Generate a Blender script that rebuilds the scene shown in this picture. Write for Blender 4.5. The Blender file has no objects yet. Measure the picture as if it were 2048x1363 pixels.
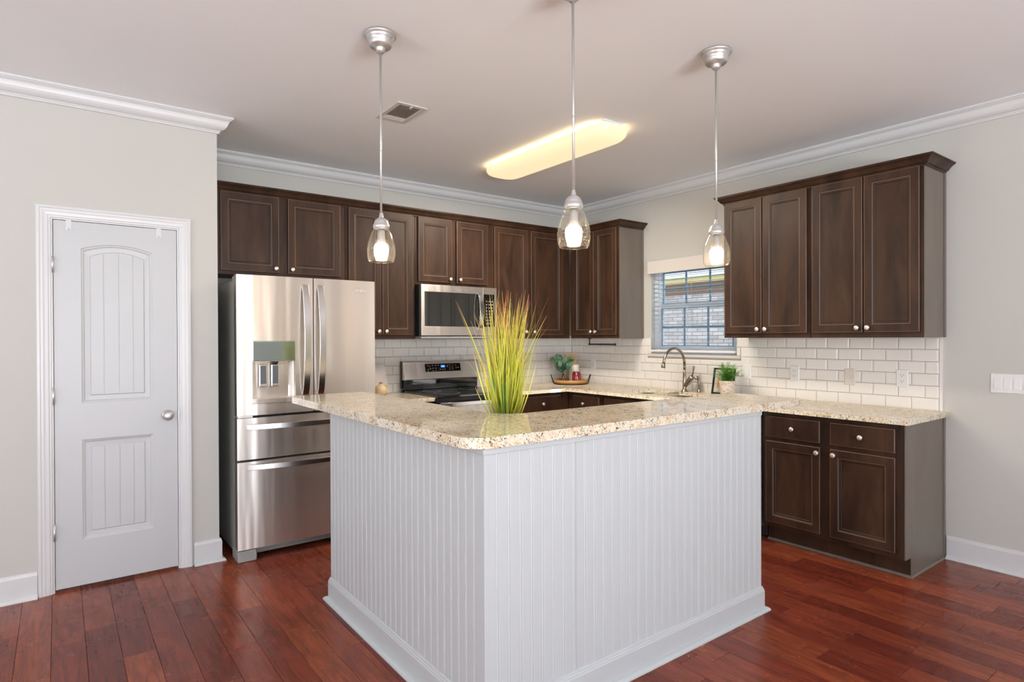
import bpy, bmesh, math, random
from mathutils import Vector, Matrix
from mathutils.geometry import tessellate_polygon
random.seed(7)
PI = math.pi
SC = bpy.context.scene
C = SC.collection

# ------------------------------------------------------------------ camera, world, light, exposure
cam_d = bpy.data.cameras.new('camera')
cam = bpy.data.objects.new('camera', cam_d); C.objects.link(cam)
F_PX, YAW, PIT, ROL = 1207.2234, 0.644218, -0.004911, -0.003880
cam_d.sensor_fit = 'HORIZONTAL'; cam_d.sensor_width = 36.0
cam_d.lens = F_PX / 2048 * 36.0
cam_d.clip_start = 0.05; cam_d.clip_end = 200
fw = Vector((math.sin(YAW)*math.cos(PIT), math.cos(YAW)*math.cos(PIT), math.sin(PIT)))
rt = Vector((math.cos(YAW), -math.sin(YAW), 0)); up = rt.cross(fw)
r2 = rt*math.cos(ROL) + up*math.sin(ROL); u2 = -rt*math.sin(ROL) + up*math.cos(ROL)
mw = Matrix((r2, u2, -fw)).transposed().to_4x4(); mw.translation = Vector((-4.43831, -4.83398, 1.38421))
cam.matrix_world = mw
SC.camera = cam

w = bpy.data.worlds.new('daylight'); SC.world = w; w.use_nodes = True
wn = w.node_tree.nodes; wl = w.node_tree.links
bg = wn['Background']
tc = wn.new('ShaderNodeTexCoord'); sep = wn.new('ShaderNodeSeparateXYZ'); rp = wn.new('ShaderNodeValToRGB')
wl.new(tc.outputs['Generated'], sep.inputs[0]); wl.new(sep.outputs['Z'], rp.inputs[0]); wl.new(rp.outputs[0], bg.inputs[0])
rp.color_ramp.elements[0].position = 0.0; rp.color_ramp.elements[0].color = (.88, .91, .93, 1)
rp.color_ramp.elements[1].position = 0.5; rp.color_ramp.elements[1].color = (.74, .84, .98, 1)
bg.inputs[1].default_value = 3.4

def area(name, loc, direction, sx, sy, power, col):
    d = bpy.data.lights.new(name, 'AREA'); d.shape = 'RECTANGLE'; d.size = sx; d.size_y = sy
    d.energy = power; d.color = col
    o = bpy.data.objects.new(name, d); C.objects.link(o)
    o.location = loc; o.rotation_euler = Vector(direction).to_track_quat('-Z', 'Y').to_euler()
    return o
DAY = (.86, .93, 1.0)
YB, XB = -9.2, -8.2            # the open living side of the room, behind the camera
WIN_BACK = [(-7.7, -6.3), (-6.0, -4.6), (-4.2, -2.8)]
WIN_LEFT = [(-6.6, -4.8), (-3.6, -2.2)]
for (a, b), k_ in zip(WIN_BACK, (.45, 1.0, 1.35)):
    area('window_daylight', ((a+b)/2, YB-.12, 1.45), (0, 1, .10), b-a-.1, 1.9, 40*k_, DAY)
    area('added_ceiling_uplight', ((a+b)/2, YB-.85, .35), (0, .75, .9), 1.9, 1.3, 500*k_, (.93, .965, 1.0))  # unseen uplight added outside the window to brighten the ceiling
for a, b in WIN_LEFT:
    area('window_daylight', (XB-.12, (a+b)/2, 1.45), (1, 0, .10), b-a-.1, 1.9, 22, (.97, .97, 1.0))
    area('added_ceiling_uplight', (XB-.85, (a+b)/2, .35), (.75, 0, .9), 1.9, 1.3, 90, (.93, .965, 1.0))  # weaker added uplight outside the side windows, also for the ceiling

SC.view_settings.view_transform = 'Standard'; SC.view_settings.look = 'None'
SC.view_settings.gamma = 1.0; SC.view_settings.use_curve_mapping = False
SC.view_settings.exposure = -0.03
SC.cycles.use_denoising = True
SC.cycles.max_bounces = 10; SC.cycles.diffuse_bounces = 6; SC.cycles.glossy_bounces = 5
SC.cycles.transparent_max_bounces = 16; SC.cycles.transmission_bounces = 6
SC.cycles.caustics_reflective = False; SC.cycles.caustics_refractive = False
SC.cycles.sample_clamp_indirect = 4.0

# ------------------------------------------------------------------ materials
class NT:
    def __init__(s, m): s.m = m; s.n = m.node_tree.nodes; s.l = m.node_tree.links; s.b = s.n['Principled BSDF']
    def new(s, t, **k):
        n = s.n.new(t)
        for a, b in k.items(): setattr(n, a, b)
        return n
    def link(s, a, b): s.l.new(a, b)
    def coord(s, scale=(1, 1, 1), rot=(0, 0, 0), kind='Object'):
        t = s.new('ShaderNodeTexCoord'); m = s.new('ShaderNodeMapping')
        m.inputs['Scale'].default_value = scale; m.inputs['Rotation'].default_value = rot
        s.link(t.outputs[kind], m.inputs[0]); return m.outputs[0]
    def world(s, scale=(1, 1, 1)):
        g = s.new('ShaderNodeNewGeometry'); m = s.new('ShaderNodeMapping')
        m.inputs['Scale'].default_value = scale; s.link(g.outputs['Position'], m.inputs[0]); return m.outputs[0]
    def noise(s, vec, scale, detail=3, rough=.5, dist=0):
        n = s.new('ShaderNodeTexNoise'); n.inputs['Scale'].default_value = scale; n.inputs['Detail'].default_value = detail
        n.inputs['Roughness'].default_value = rough; n.inputs['Distortion'].default_value = dist
        s.link(vec, n.inputs['Vector']); return n.outputs['Fac']
    def ramp(s, fac, stops):
        r = s.new('ShaderNodeValToRGB'); e = r.color_ramp.elements
        while len(e) < len(stops): e.new(.5)
        for i, (p, c) in enumerate(stops):
            e[i].position = p; e[i].color = (c if len(c) == 4 else (*c, 1))
        s.link(fac, r.inputs[0]); return r.outputs[0]
    def mix(s, a, b, fac, mode='MIX'):
        m = s.new('ShaderNodeMix', data_type='RGBA', blend_type=mode)
        for x, i in ((fac, 0), (a, 6), (b, 7)):
            if hasattr(x, 'is_linked'): s.link(x, m.inputs[i])
            else: m.inputs[i].default_value = x if i == 0 else (*x, 1)
        return m.outputs[2]
    def math(s, op, a, b=0.0):
        m = s.new('ShaderNodeMath', operation=op)
        for x, i in ((a, 0), (b, 1)):
            if hasattr(x, 'is_linked'): s.link(x, m.inputs[i])
            else: m.inputs[i].default_value = x
        return m.outputs[0]
    def bump(s, h, strength=.2, dist=.001, prev=None):
        b = s.new('ShaderNodeBump'); b.inputs['Strength'].default_value = strength; b.inputs['Distance'].default_value = dist
        s.link(h, b.inputs['Height'])
        if prev: s.link(prev, b.inputs['Normal'])
        s.link(b.outputs[0], s.b.inputs['Normal']); return b.outputs[0]

MATS = {}
def mat(name, col, rough=.5, metal=0.0, spec=.5, coat=0.0, emit=None, es=0.0, fn=None):
    m = bpy.data.materials.new(name); m.use_nodes = True; t = NT(m); b = t.b
    b.inputs['Base Color'].default_value = (*col, 1); b.inputs['Roughness'].default_value = rough
    b.inputs['Metallic'].default_value = metal; b.inputs['Specular IOR Level'].default_value = spec
    b.inputs['Coat Weight'].default_value = coat; b.inputs['Coat Roughness'].default_value = .08
    if emit: b.inputs['Emission Color'].default_value = (*emit, 1); b.inputs['Emission Strength'].default_value = es
    if fn: fn(t)
    MATS[name] = m; return m

def f_paint(s, amt=.03):
    def g(t):
        c = t.b.inputs['Base Color'].default_value[:3]
        n = t.noise(t.world((1, 1, 1)), 1.3, 2)
        t.link(t.mix([x*(1-amt) for x in c], [min(1, x*(1+amt)) for x in c], n), t.b.inputs['Base Color'])
        t.bump(t.noise(t.world((1, 1, 1)), s, 3), .08, .001)
    return g
mat('wall_paint', (.54, .535, .505), .75, fn=f_paint(260))
mat('ceiling_paint', (.865, .89, .91), .85, fn=f_paint(180))
mat('trim_white', (.65, .66, .67), .32, fn=f_paint(20, .01))
mat('door_white', (.52, .535, .55), .38, fn=f_paint(20, .01))
mat('island_white', (.545, .58, .595), .42, fn=f_paint(20, .01))

def f_wood(lo, hi):
    def g(t):
        v = t.world((1, 1, .22))
        n = t.noise(v, 9, 5, .6, .4)
        n2 = t.noise(t.world((1, 1, .05)), 160, 3, .6)
        c = t.ramp(n, [(.32, lo), (.68, hi)])
        c = t.mix(c, [x*.7 for x in lo], t.math('MULTIPLY', n2, .35))
        t.link(c, t.b.inputs['Base Color'])
        t.bump(n2, .06, .0006)
    return g
mat('espresso_wood', (.05, .03, .02), .42, spec=.28, fn=f_wood((.026, .013, .008), (.078, .038, .021)))
mat('espresso_side_glare', (.1, .08, .07), .42, fn=f_wood((.155, .128, .105), (.19, .160, .132)))  # grey-brown laminate, with the glare of the window light painted into its tone
mat('worn_edge', (.17, .095, .062), .4)
mat('glaze_line', (.012, .008, .006), .5)
mat('raw_wood', (.42, .25, .12), .6)

def f_floor(t):
    a = t.new('ShaderNodeAttribute'); a.attribute_name = 'plank'
    sp = t.new('ShaderNodeSeparateColor'); t.link(a.outputs['Color'], sp.inputs[0])
    v = t.new('ShaderNodeVectorMath', operation='ADD')
    sc = t.new('ShaderNodeVectorMath', operation='SCALE'); sc.inputs['Scale'].default_value = 37.0
    t.link(a.outputs['Color'], sc.inputs[0])
    t.link(t.world((9, 1.1, 1)), v.inputs[0]); t.link(sc.outputs[0], v.inputs[1])
    base = t.ramp(sp.outputs[0], [(0, (.155, .026, .015)), (.35, (.22, .041, .021)), (.7, (.27, .056, .026)), (1, (.31, .072, .029))])
    g = t.noise(v.outputs[0], 3.0, 6, .62, .8)
    c = t.mix(base, (.050, .012, .009), t.ramp(g, [(.28, (.62, .62, .62)), (.62, (0, 0, 0))]))
    v2 = t.new('ShaderNodeVectorMath', operation='ADD')
    t.link(t.world((70, 3, 1)), v2.inputs[0]); t.link(sc.outputs[0], v2.inputs[1])
    g2 = t.noise(v2.outputs[0], 1.6, 4, .6)
    c = t.mix(c, (.022, .005, .003), t.ramp(g2, [(.32, (.35, .35, .35)), (.48, (0, 0, 0))]))
    t.link(c, t.b.inputs['Base Color'])
    v3 = t.new('ShaderNodeVectorMath', operation='ADD')
    t.link(t.world((7, 24, 1)), v3.inputs[0]); t.link(sc.outputs[0], v3.inputs[1])
    h = t.noise(v3.outputs[0], 1.4, 2, .5)
    v4 = t.new('ShaderNodeVectorMath', operation='ADD')
    t.link(t.world((95, 2.0, 1)), v4.inputs[0]); t.link(sc.outputs[0], v4.inputs[1])
    h2 = t.noise(v4.outputs[0], 1.0, 2, .5)
    b1 = t.bump(h, .6, .0030); t.bump(h2, .5, .0011, b1)
    t.link(t.ramp(t.noise(t.world((1, 1, 1)), 7, 4), [(.3, (.17,)*3), (.75, (.33,)*3)]), t.b.inputs['Roughness'])
mat('cherry_floor', (.12, .02, .01), .24, spec=.30, fn=f_floor)
mat('floor_gap', (.030, .010, .007), .7)

def f_granite(t):
    v0 = t.world((1, 1, 1))
    nd = t.new('ShaderNodeTexNoise'); nd.inputs['Scale'].default_value = 45; nd.inputs['Detail'].default_value = 3; t.link(v0, nd.inputs['Vector'])
    ds = t.new('ShaderNodeVectorMath', operation='SCALE'); ds.inputs['Scale'].default_value = .010; t.link(nd.outputs['Color'], ds.inputs[0])
    ad = t.new('ShaderNodeVectorMath', operation='ADD'); t.link(v0, ad.inputs[0]); t.link(ds.outputs[0], ad.inputs[1]); v = ad.outputs[0]
    def cells(scale, pick):
        vo = t.new('ShaderNodeTexVoronoi'); vo.inputs['Scale'].default_value = scale; t.link(v, vo.inputs['Vector'])
        sc_ = t.new('ShaderNodeSeparateColor'); t.link(vo.outputs['Color'], sc_.inputs[0]); return sc_.outputs[pick]
    n1 = t.noise(v0, 14, 5, .7, .6)
    base = t.ramp(n1, [(.36, (.68, .53, .35)), (.46, (.78, .67, .49)), (.56, (.80, .74, .59)), (.66, (.71, .72, .62))])
    base = t.mix(base, (.86, .85, .77), t.ramp(cells(150, 0), [(.60, (0,)*3), (.72, (.5,)*3)]))
    base = t.mix(base, (.60, .44, .27), t.ramp(cells(190, 1), [(.80, (0,)*3), (.84, (.5,)*3)]))
    cl = t.noise(v0, 22, 4, .7)
    base = t.mix(base, (.26, .18, .12), t.math('MULTIPLY', t.math('GREATER_THAN', t.math('ADD', cells(220, 2), t.math('MULTIPLY', cl, 1.0)), 1.43), .75))
    cl2 = t.noise(v0, 34, 4, .7, .6)
    base = t.mix(base, (.045, .038, .035), t.math('MULTIPLY', t.math('GREATER_THAN', t.math('ADD', cells(240, 0), t.math('MULTIPLY', cl2, 2.6)), 2.30), .95))
    t.link(base, t.b.inputs['Base Color'])
mat('granite', (.6, .5, .4), .055, spec=.55, fn=f_granite)

def f_tile(t):
    t.link(t.mix((.76, .735, .70), (.82, .795, .765), t.noise(t.world((1, 1, 1)), 5, 3)), t.b.inputs['Base Color'])
    t.bump(t.noise(t.world((1, 1, 1)), 22, 2), .10, .002)
mat('white_tile', (.8, .77, .73), .12, spec=.55, fn=f_tile)
mat('grout', (.20, .155, .125), .9)

def f_steel(t):
    tg = t.new('ShaderNodeTangent'); tg.direction_type = 'RADIAL'; tg.axis = 'Z'; t.link(tg.outputs[0], t.b.inputs['Tangent'])
    t.b.inputs['Anisotropic'].default_value = .80; t.b.inputs['Anisotropic Rotation'].default_value = ANI
    w_ = t.noise(t.world((5.5, 5.5, .35)), 1.3, 2, .5)
    b1 = t.bump(w_, .5, .012)
    t.bump(t.noise(t.world((1.5, 1.5, 420)), 1.0, 2), .03, .0004, b1)
ANI = 0.25
mat('stainless', (.83, .785, .735), .34, .95, fn=f_steel)
mat('stainless_bright', (.74, .73, .72), .22, 1.0)
mat('nickel', (.66, .66, .655), .42, .8)
mat('brushed_nickel', (.60, .595, .58), .42, .8)
mat('knob_nickel', (.84, .78, .70), .42, .8)
mat('faucet_bronze', (.42, .36, .29), .28, 1.0)
mat('fridge_side', (.36, .37, .34), .42, .3)
mat('grey_plastic', (.30, .30, .28), .5)
mat('paddle_grey', (.10, .11, .12), .5)
mat('black_glass', (.008, .009, .009), .05, spec=.7)
mat('mirror_glass', (.15, .155, .145), .05, .9)
mat('black_plastic', (.012, .013, .014), .3)
mat('matte_black', (.02, .018, .018), .45, .3)
mat('display_glass', (.46, .56, .54), .07, .85, spec=.8)
mat('display_blue', (.0, .02, .2), .3, emit=(.02, .22, 1.0), es=1.6)
mat('display_digit', (.4, .8, 1.0), .3, emit=(.5, .85, 1.0), es=1.4)
mat('icon_grey', (.45, .46, .46), .5)
mat('outlet_plastic', (.78, .78, .77), .3)
mat('outlet_slot', (.03, .03, .03), .6)
mat('almond_plate', (.68, .63, .56), .4)
mat('vinyl_white', (.80, .84, .88), .35)
mat('grille_backlit_blue', (.20, .33, .44), .4)  # white grille; the blue cast of the backlight is put into its colour
mat('slat_backlit_grey', (.50, .56, .62), .45)  # white slats, painted blue-grey as they look against the daylight
mat('blind_white', (.78, .79, .80), .45)
mat('valance_white', (.66, .62, .585), .5)
mat('cord', (.55, .6, .66), .6)
mat('vent_white', (.62, .58, .54), .5)
mat('vent_dark', (.22, .19, .17), .8)
mat('diffuser', (.45, .38, .25), .4, emit=(1.0, .80, .50), es=.92)
mat('end_plate', (.75, .78, .80), .4)
mat('bulb_neck', (.42, .39, .37), .4)
mat('bulb_lit', (.95, .93, .9), .4, emit=(1.0, .86, .66), es=9.0)
mat('honey_wood', (.55, .28, .085), .45, fn=f_wood((.46, .22, .06), (.66, .37, .13)))
mat('marble_white', (.78, .74, .75), .3, fn=f_paint(9, .05))
mat('jug_ceramic', (.72, .56, .35), .35)
mat('cork', (.34, .17, .07), .8)
mat('candle_red', (.20, .004, .010), .08, spec=.7, coat=.6)
mat('candle_white', (.78, .73, .66), .5)
mat('tree_leaf', (.10, .21, .12), .5)
mat('fern_green', (.17, .42, .05), .5)
mat('stem_brown', (.12, .07, .035), .6)
mat('hook_clear', (.66, .67, .68), .25)
mat('lawn', (.08, .15, .04), .9)
mat('tan_frieze', (.76, .62, .33), .7)
mat('soffit_white', (.85, .87, .90), .6)

def f_pot(t):
    n = t.noise(t.world((2, 2, 9)), 18, 5, .7)
    t.link(t.ramp(n, [(.38, (.46, .31, .22)), (.5, (.70, .62, .55)), (.7, (.78, .73, .68))]), t.b.inputs['Base Color'])
    t.bump(n, .5, .002)
mat('whitewashed_pot', (.7, .63, .56), .8, fn=f_pot)

def f_brick(t):
    g = t.new('ShaderNodeNewGeometry'); s = t.new('ShaderNodeSeparateXYZ'); c = t.new('ShaderNodeCombineXYZ')
    t.link(g.outputs['Position'], s.inputs[0]); t.link(s.outputs['Y'], c.inputs[0]); t.link(s.outputs['Z'], c.inputs[1])
    b = t.new('ShaderNodeTexBrick'); t.link(c.outputs[0], b.inputs['Vector'])
    b.inputs['Color1'].default_value = (.29, .255, .255, 1); b.inputs['Color2'].default_value = (.47, .425, .42, 1)
    b.inputs['Mortar'].default_value = (.10, .08, .085, 1); b.inputs['Scale'].default_value = 1.0
    b.inputs['Mortar Size'].default_value = .006; b.inputs['Brick Width'].default_value = .213; b.inputs['Row Height'].default_value = .0675
    n = t.noise(t.world((1, 1, 1)), 14, 4)
    t.link(t.mix(b.outputs[0], (.50, .48, .475), t.math('MULTIPLY', n, .35)), t.b.inputs['Base Color'])
    t.bump(b.outputs['Fac'], -.5, .006)
mat('painted_brick', (.5, .48, .48), .85, fn=f_brick)
def f_soldier(t):
    g = t.new('ShaderNodeNewGeometry'); s = t.new('ShaderNodeSeparateXYZ'); c = t.new('ShaderNodeCombineXYZ')
    t.link(g.outputs['Position'], s.inputs[0]); t.link(s.outputs['Y'], c.inputs[0])
    b = t.new('ShaderNodeTexBrick'); t.link(c.outputs[0], b.inputs['Vector']); b.offset = 0
    b.inputs['Color1'].default_value = (.38, .25, .15, 1); b.inputs['Color2'].default_value = (.52, .38, .24, 1)
    b.inputs['Mortar'].default_value = (.16, .10, .07, 1); b.inputs['Scale'].default_value = 1.0
    b.inputs['Mortar Size'].default_value = .008; b.inputs['Brick Width'].default_value = .085; b.inputs['Row Height'].default_value = 3.0
    t.link(b.outputs[0], t.b.inputs['Base Color'])
mat('soldier_brick', (.45, .32, .2), .85, fn=f_soldier)

def f_grass(t):
    a = t.new('ShaderNodeAttribute'); a.attribute_name = 'tint'
    t.link(a.outputs['Color'], t.b.inputs['Base Color'])
mat('grass_blade', (.4, .4, .05), .5, fn=f_grass)

def glass(name, tint=(1, 1, 1), seeds=False, ior=1.45, strength=1.0):
    m = bpy.data.materials.new(name); m.use_nodes = True; t = NT(m)
    out = t.n['Material Output']; t.n.remove(t.b)
    tr = t.new('ShaderNodeBsdfTransparent'); tr.inputs[0].default_value = (*tint, 1)
    gl = t.new('ShaderNodeBsdfGlossy'); gl.inputs['Roughness'].default_value = .03; gl.inputs[0].default_value = (1, .95, .84, 1) if seeds else (1, 1, 1, 1)
    fr = t.new('ShaderNodeLayerWeight'); fr.inputs['Blend'].default_value = .5
    mx = t.new('ShaderNodeMixShader')
    fac = t.math('MULTIPLY', t.math('ADD', t.math('POWER', fr.outputs['Facing'], 3.5), .045), .75*strength)
    t.link(fac, mx.inputs[0]); t.link(tr.outputs[0], mx.inputs[1]); t.link(gl.outputs[0], mx.inputs[2])
    last = mx.outputs[0]
    if seeds:
        vo = t.new('ShaderNodeTexVoronoi'); vo.inputs['Scale'].default_value = 230; t.link(t.world((1, 1, .8)), vo.inputs['Vector'])
        bp_ = t.new('ShaderNodeBump'); bp_.inputs['Strength'].default_value = .12; bp_.inputs['Distance'].default_value = .001
        t.link(vo.outputs['Distance'], bp_.inputs['Height']); t.link(bp_.outputs[0], gl.inputs['Normal']); t.link(bp_.outputs[0], fr.inputs['Normal'])
        df = t.new('ShaderNodeBsdfTranslucent'); df.inputs[0].default_value = (.95, .90, .80, 1)
        m2 = t.new('ShaderNodeMixShader')
        sd = t.ramp(vo.outputs['Distance'], [(.15, (.5,)*3), (.23, (.02,)*3)])
        t.link(sd, m2.inputs[0]); t.link(last, m2.inputs[1]); t.link(df.outputs[0], m2.inputs[2]); last = m2.outputs[0]
    t.link(last, out.inputs[0]); MATS[name] = m; return m
glass('seeded_glass', (.985, .975, .95), True, 1.5, 1.25)
glass('clear_glass', (.96, .98, .97), False, 1.5)
glass('vase_glass', (.96, .975, .965), False, 1.5, 1.0)
glass('window_glass', (.96, .97, .98), False, 1.5)

# ------------------------------------------------------------------ mesh building
ID = lambda p: p
def XR(y0):  return lambda p: (p[1], y0 - p[0], p[2])          # local front (-y) faces world -x, local x runs towards -y
def XL(xb, y0): return lambda p: (xb - p[1], y0 + p[0], p[2])  # front faces +x
def XK(x0, yb): return lambda p: (x0 - p[0], yb - p[1], p[2])  # front faces +y
def XT(x0, y0=0, z0=0): return lambda p: (x0 + p[0], y0 + p[1], z0 + p[2])

class MB:
    def __init__(s, xf=ID): s.v = []; s.f = []; s.m = []; s.sm = []; s.xf = xf; s.col = []
    def add(s, verts, faces, m=0, smooth=False, xf=None):
        o = len(s.v); x = xf or ID
        s.v += [s.xf(x(p)) for p in verts]
        for f in faces: s.f.append([i+o for i in f]); s.m.append(m); s.sm.append(smooth)
        return s
    def box(s, x0, x1, y0, y1, z0, z1, m=0):
        x0, x1 = sorted((x0, x1)); y0, y1 = sorted((y0, y1)); z0, z1 = sorted((z0, z1))
        v = [(x, y, z) for z in (z0, z1) for y in (y0, y1) for x in (x0, x1)]
        return s.add(v, [(0, 2, 3, 1), (4, 5, 7, 6), (0, 1, 5, 4), (2, 6, 7, 3), (0, 4, 6, 2), (1, 3, 7, 5)], m)
    def loops(s, loops, cap0=True, cap1=True, mats=None, smooth=False, closed=True):
        n = len(loops[0]); v = [p for l in loops for p in l]; o = len(s.v); s.v += [s.xf(p) for p in v]
        for k in range(len(loops)-1):
            for i in range(n if closed else n-1):
                j = (i+1) % n
                s.f.append([o+k*n+i, o+k*n+j, o+(k+1)*n+j, o+(k+1)*n+i]); s.m.append(mats[k] if mats else 0); s.sm.append(smooth)
        if cap0: s.f.append([o+i for i in range(n)][::-1]); s.m.append(mats[0] if mats else 0); s.sm.append(False)
        if cap1: s.f.append([o+(len(loops)-1)*n+i for i in range(n)]); s.m.append(mats[-1] if mats else 0); s.sm.append(False)
        return s
    def lathe(s, prof, c=(0, 0, 0), n=32, axis='z', smooth=True, cap0=True, cap1=True):
        L = []
        for r, z in prof:
            r = max(r, 1e-5)
            ring = []
            for i in range(n):
                a = 2*PI*i/n; x, y = r*math.cos(a), r*math.sin(a)
                ring.append({'z': (c[0]+x, c[1]+y, c[2]+z), 'y': (c[0]+x, c[1]+z, c[2]+y), 'x': (c[0]+z, c[1]+x, c[2]+y)}[axis])
            L.append(ring)
        return s.loops(L, cap0, cap1, smooth=smooth)
    def tube(s, pts, r, n=12, smooth=True, caps=True, flat=None):
        pts = [Vector(p) for p in pts]; L = []; prev = None
        for i, p in enumerate(pts):
            t = (pts[min(i+1, len(pts)-1)] - pts[max(i-1, 0)]).normalized()
            if prev is None:
                ref = Vector((0, 0, 1)) if abs(t.z) < .9 else Vector((1, 0, 0))
                u = t.cross(ref).normalized()
            else: u = (prev - t*prev.dot(t)).normalized()
            prev = u; v = t.cross(u)
            rr = r[i] if isinstance(r, (list, tuple)) else r
            L.append([tuple(p + u*rr*math.cos(2*PI*k/n) + v*rr*math.sin(2*PI*k/n)) for k in range(n)])
        return s.loops(L, caps, caps, smooth=smooth)
    def poly(s, outer, z0, z1, holes=(), m=0):
        """prism of a 2D outline with holes"""
        rings = [list(outer)] + [list(h) for h in holes]
        flat = [p for r in rings for p in r]
        tris = tessellate_polygon([[Vector((x, y, 0)) for x, y in r] for r in rings])
        n = len(flat)
        v = [(x, y, z0) for x, y in flat] + [(x, y, z1) for x, y in flat]
        f = [tuple(t) for t in tris] + [tuple(i+n for i in t) for t in tris]
        o = 0
        for r in rings:
            k = len(r)
            for i in range(k): j = (i+1) % k; f.append((o+i, o+j, o+j+n, o+i+n))
            o += k
        return s.add(v, f, m)
    def sweep(s, path, prof, smooth=False, m=0, side=1, cap=True):
        """profile (out, z) swept along a 2D path with mitred corners; out goes to the right of the path"""
        P = [Vector(p) for p in path]; dirs = [(P[i+1]-P[i]).normalized() for i in range(len(P)-1)]
        nr = [Vector((d.y, -d.x))*side for d in dirs]; L = []
        for i, p in enumerate(P):
            if i == 0: o = nr[0]
            elif i == len(P)-1: o = nr[-1]
            else:
                b = nr[i-1]+nr[i]; o = b/(b.dot(nr[i]))
            L.append([(p.x+o.x*q, p.y+o.y*q, z) for q, z in prof])
        return s.loops(L, cap, cap, mats=[m]*(len(L)-1), smooth=smooth)

def rrect(x0, x1, y0, y1, r, n=5):
    P = []
    for cx, cy, a0 in ((x1-r, y1-r, 0), (x0+r, y1-r, 90), (x0+r, y0+r, 180), (x1-r, y0+r, 270)):
        for i in range(n+1):
            a = math.radians(a0 + 90*i/n); P.append((cx+r*math.cos(a), cy+r*math.sin(a)))
    return P

def root_offset(parent):
    v = Vector((0, 0, 0))
    while parent is not None: v += parent.location; parent = parent.parent
    return v

def make(name, mb, mats, parent=None, loc=None, bevel=0.0, seg=2, fix=True):
    """link a builder (world coordinates) as ONE mesh object, origin at its thing's base"""
    if loc is None: loc = (0, 0, 0)
    off = root_offset(parent) + Vector(loc)
    me = bpy.data.meshes.new(name)
    me.from_pydata([tuple(Vector(p)-off) for p in mb.v], [], mb.f)
    if isinstance(mats, str): mats = [mats]
    for k in mats: me.materials.append(MATS[k])
    for p, mi, s in zip(me.polygons, mb.m, mb.sm): p.material_index = min(mi, len(mats)-1); p.use_smooth = s
    if fix:
        b = bmesh.new(); b.from_mesh(me); bmesh.ops.recalc_face_normals(b, faces=b.faces); b.to_mesh(me); b.free()
    o = bpy.data.objects.new(name, me); C.objects.link(o)
    if parent is not None: o.parent = parent
    o.location = loc
    if bevel:
        md = o.modifiers.new('edge', 'BEVEL'); md.width = bevel; md.segments = seg; md.limit_method = 'ANGLE'; md.angle_limit = math.radians(40)
        md.harden_normals = True
        for p in me.polygons: p.use_smooth = True
    return o
def thing(name, label, cat, loc=(0, 0, 0), group=None):
    o = bpy.data.objects.new(name, None); C.objects.link(o); o.location = loc; o.empty_display_size = .05
    return tag(o, label, cat, group)
def tag(o, label, cat, group=None):
    o['label'] = label; o['category'] = cat
    if group: o['group'] = group
    return o
def struct(name, mb, mats, parent=None, **k):
    o = make(name, mb, mats, parent, **k); o['kind'] = 'structure'; return o

def panel(mb, x0, x1, z0, z1, yb, prof, mats=None):
    """nested rectangular rings (inset, thickness) building a profiled door or drawer front"""
    L = [[(x0+i, yb-d, z0+i), (x1-i, yb-d, z0+i), (x1-i, yb-d, z1-i), (x0+i, yb-d, z1-i)] for i, d in prof]
    mb.loops(L, True, True, mats=mats)
DOORP = [(0, 0), (0, .0165), (.0022, .0188), (.005, .0195), (.047, .0195), (.0495, .0165), (.054, .0160), (.0562, .0125), (.0655, .0115), (.0680, .0080), (.0705, .0078)]
DOORM = [0, 0, 1, 0, 2, 1, 2, 0, 2, 0, 0]
DRAWP = [(0, 0), (0, .014), (.0022, .0175), (.006, .0195), (.010, .0195)]
DRAWM = [0, 0, 1, 0, 0]
WOODS = ['espresso_wood', 'worn_edge', 'glaze_line']

KNOB = [(.0075, 0), (.0065, .004), (.0055, .010), (.0075, .014), (.0140, .0175), (.0155, .0215), (.0145, .0260), (.0095, .0285), (.0001, .0292)]
def knob(parent, x, y, z, xf):
    mb = MB(xf); mb.lathe([(r, -d) for r, d in KNOB], (x, y, z), 20, 'y')
    return make('knob', mb, 'knob_nickel', parent)

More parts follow.
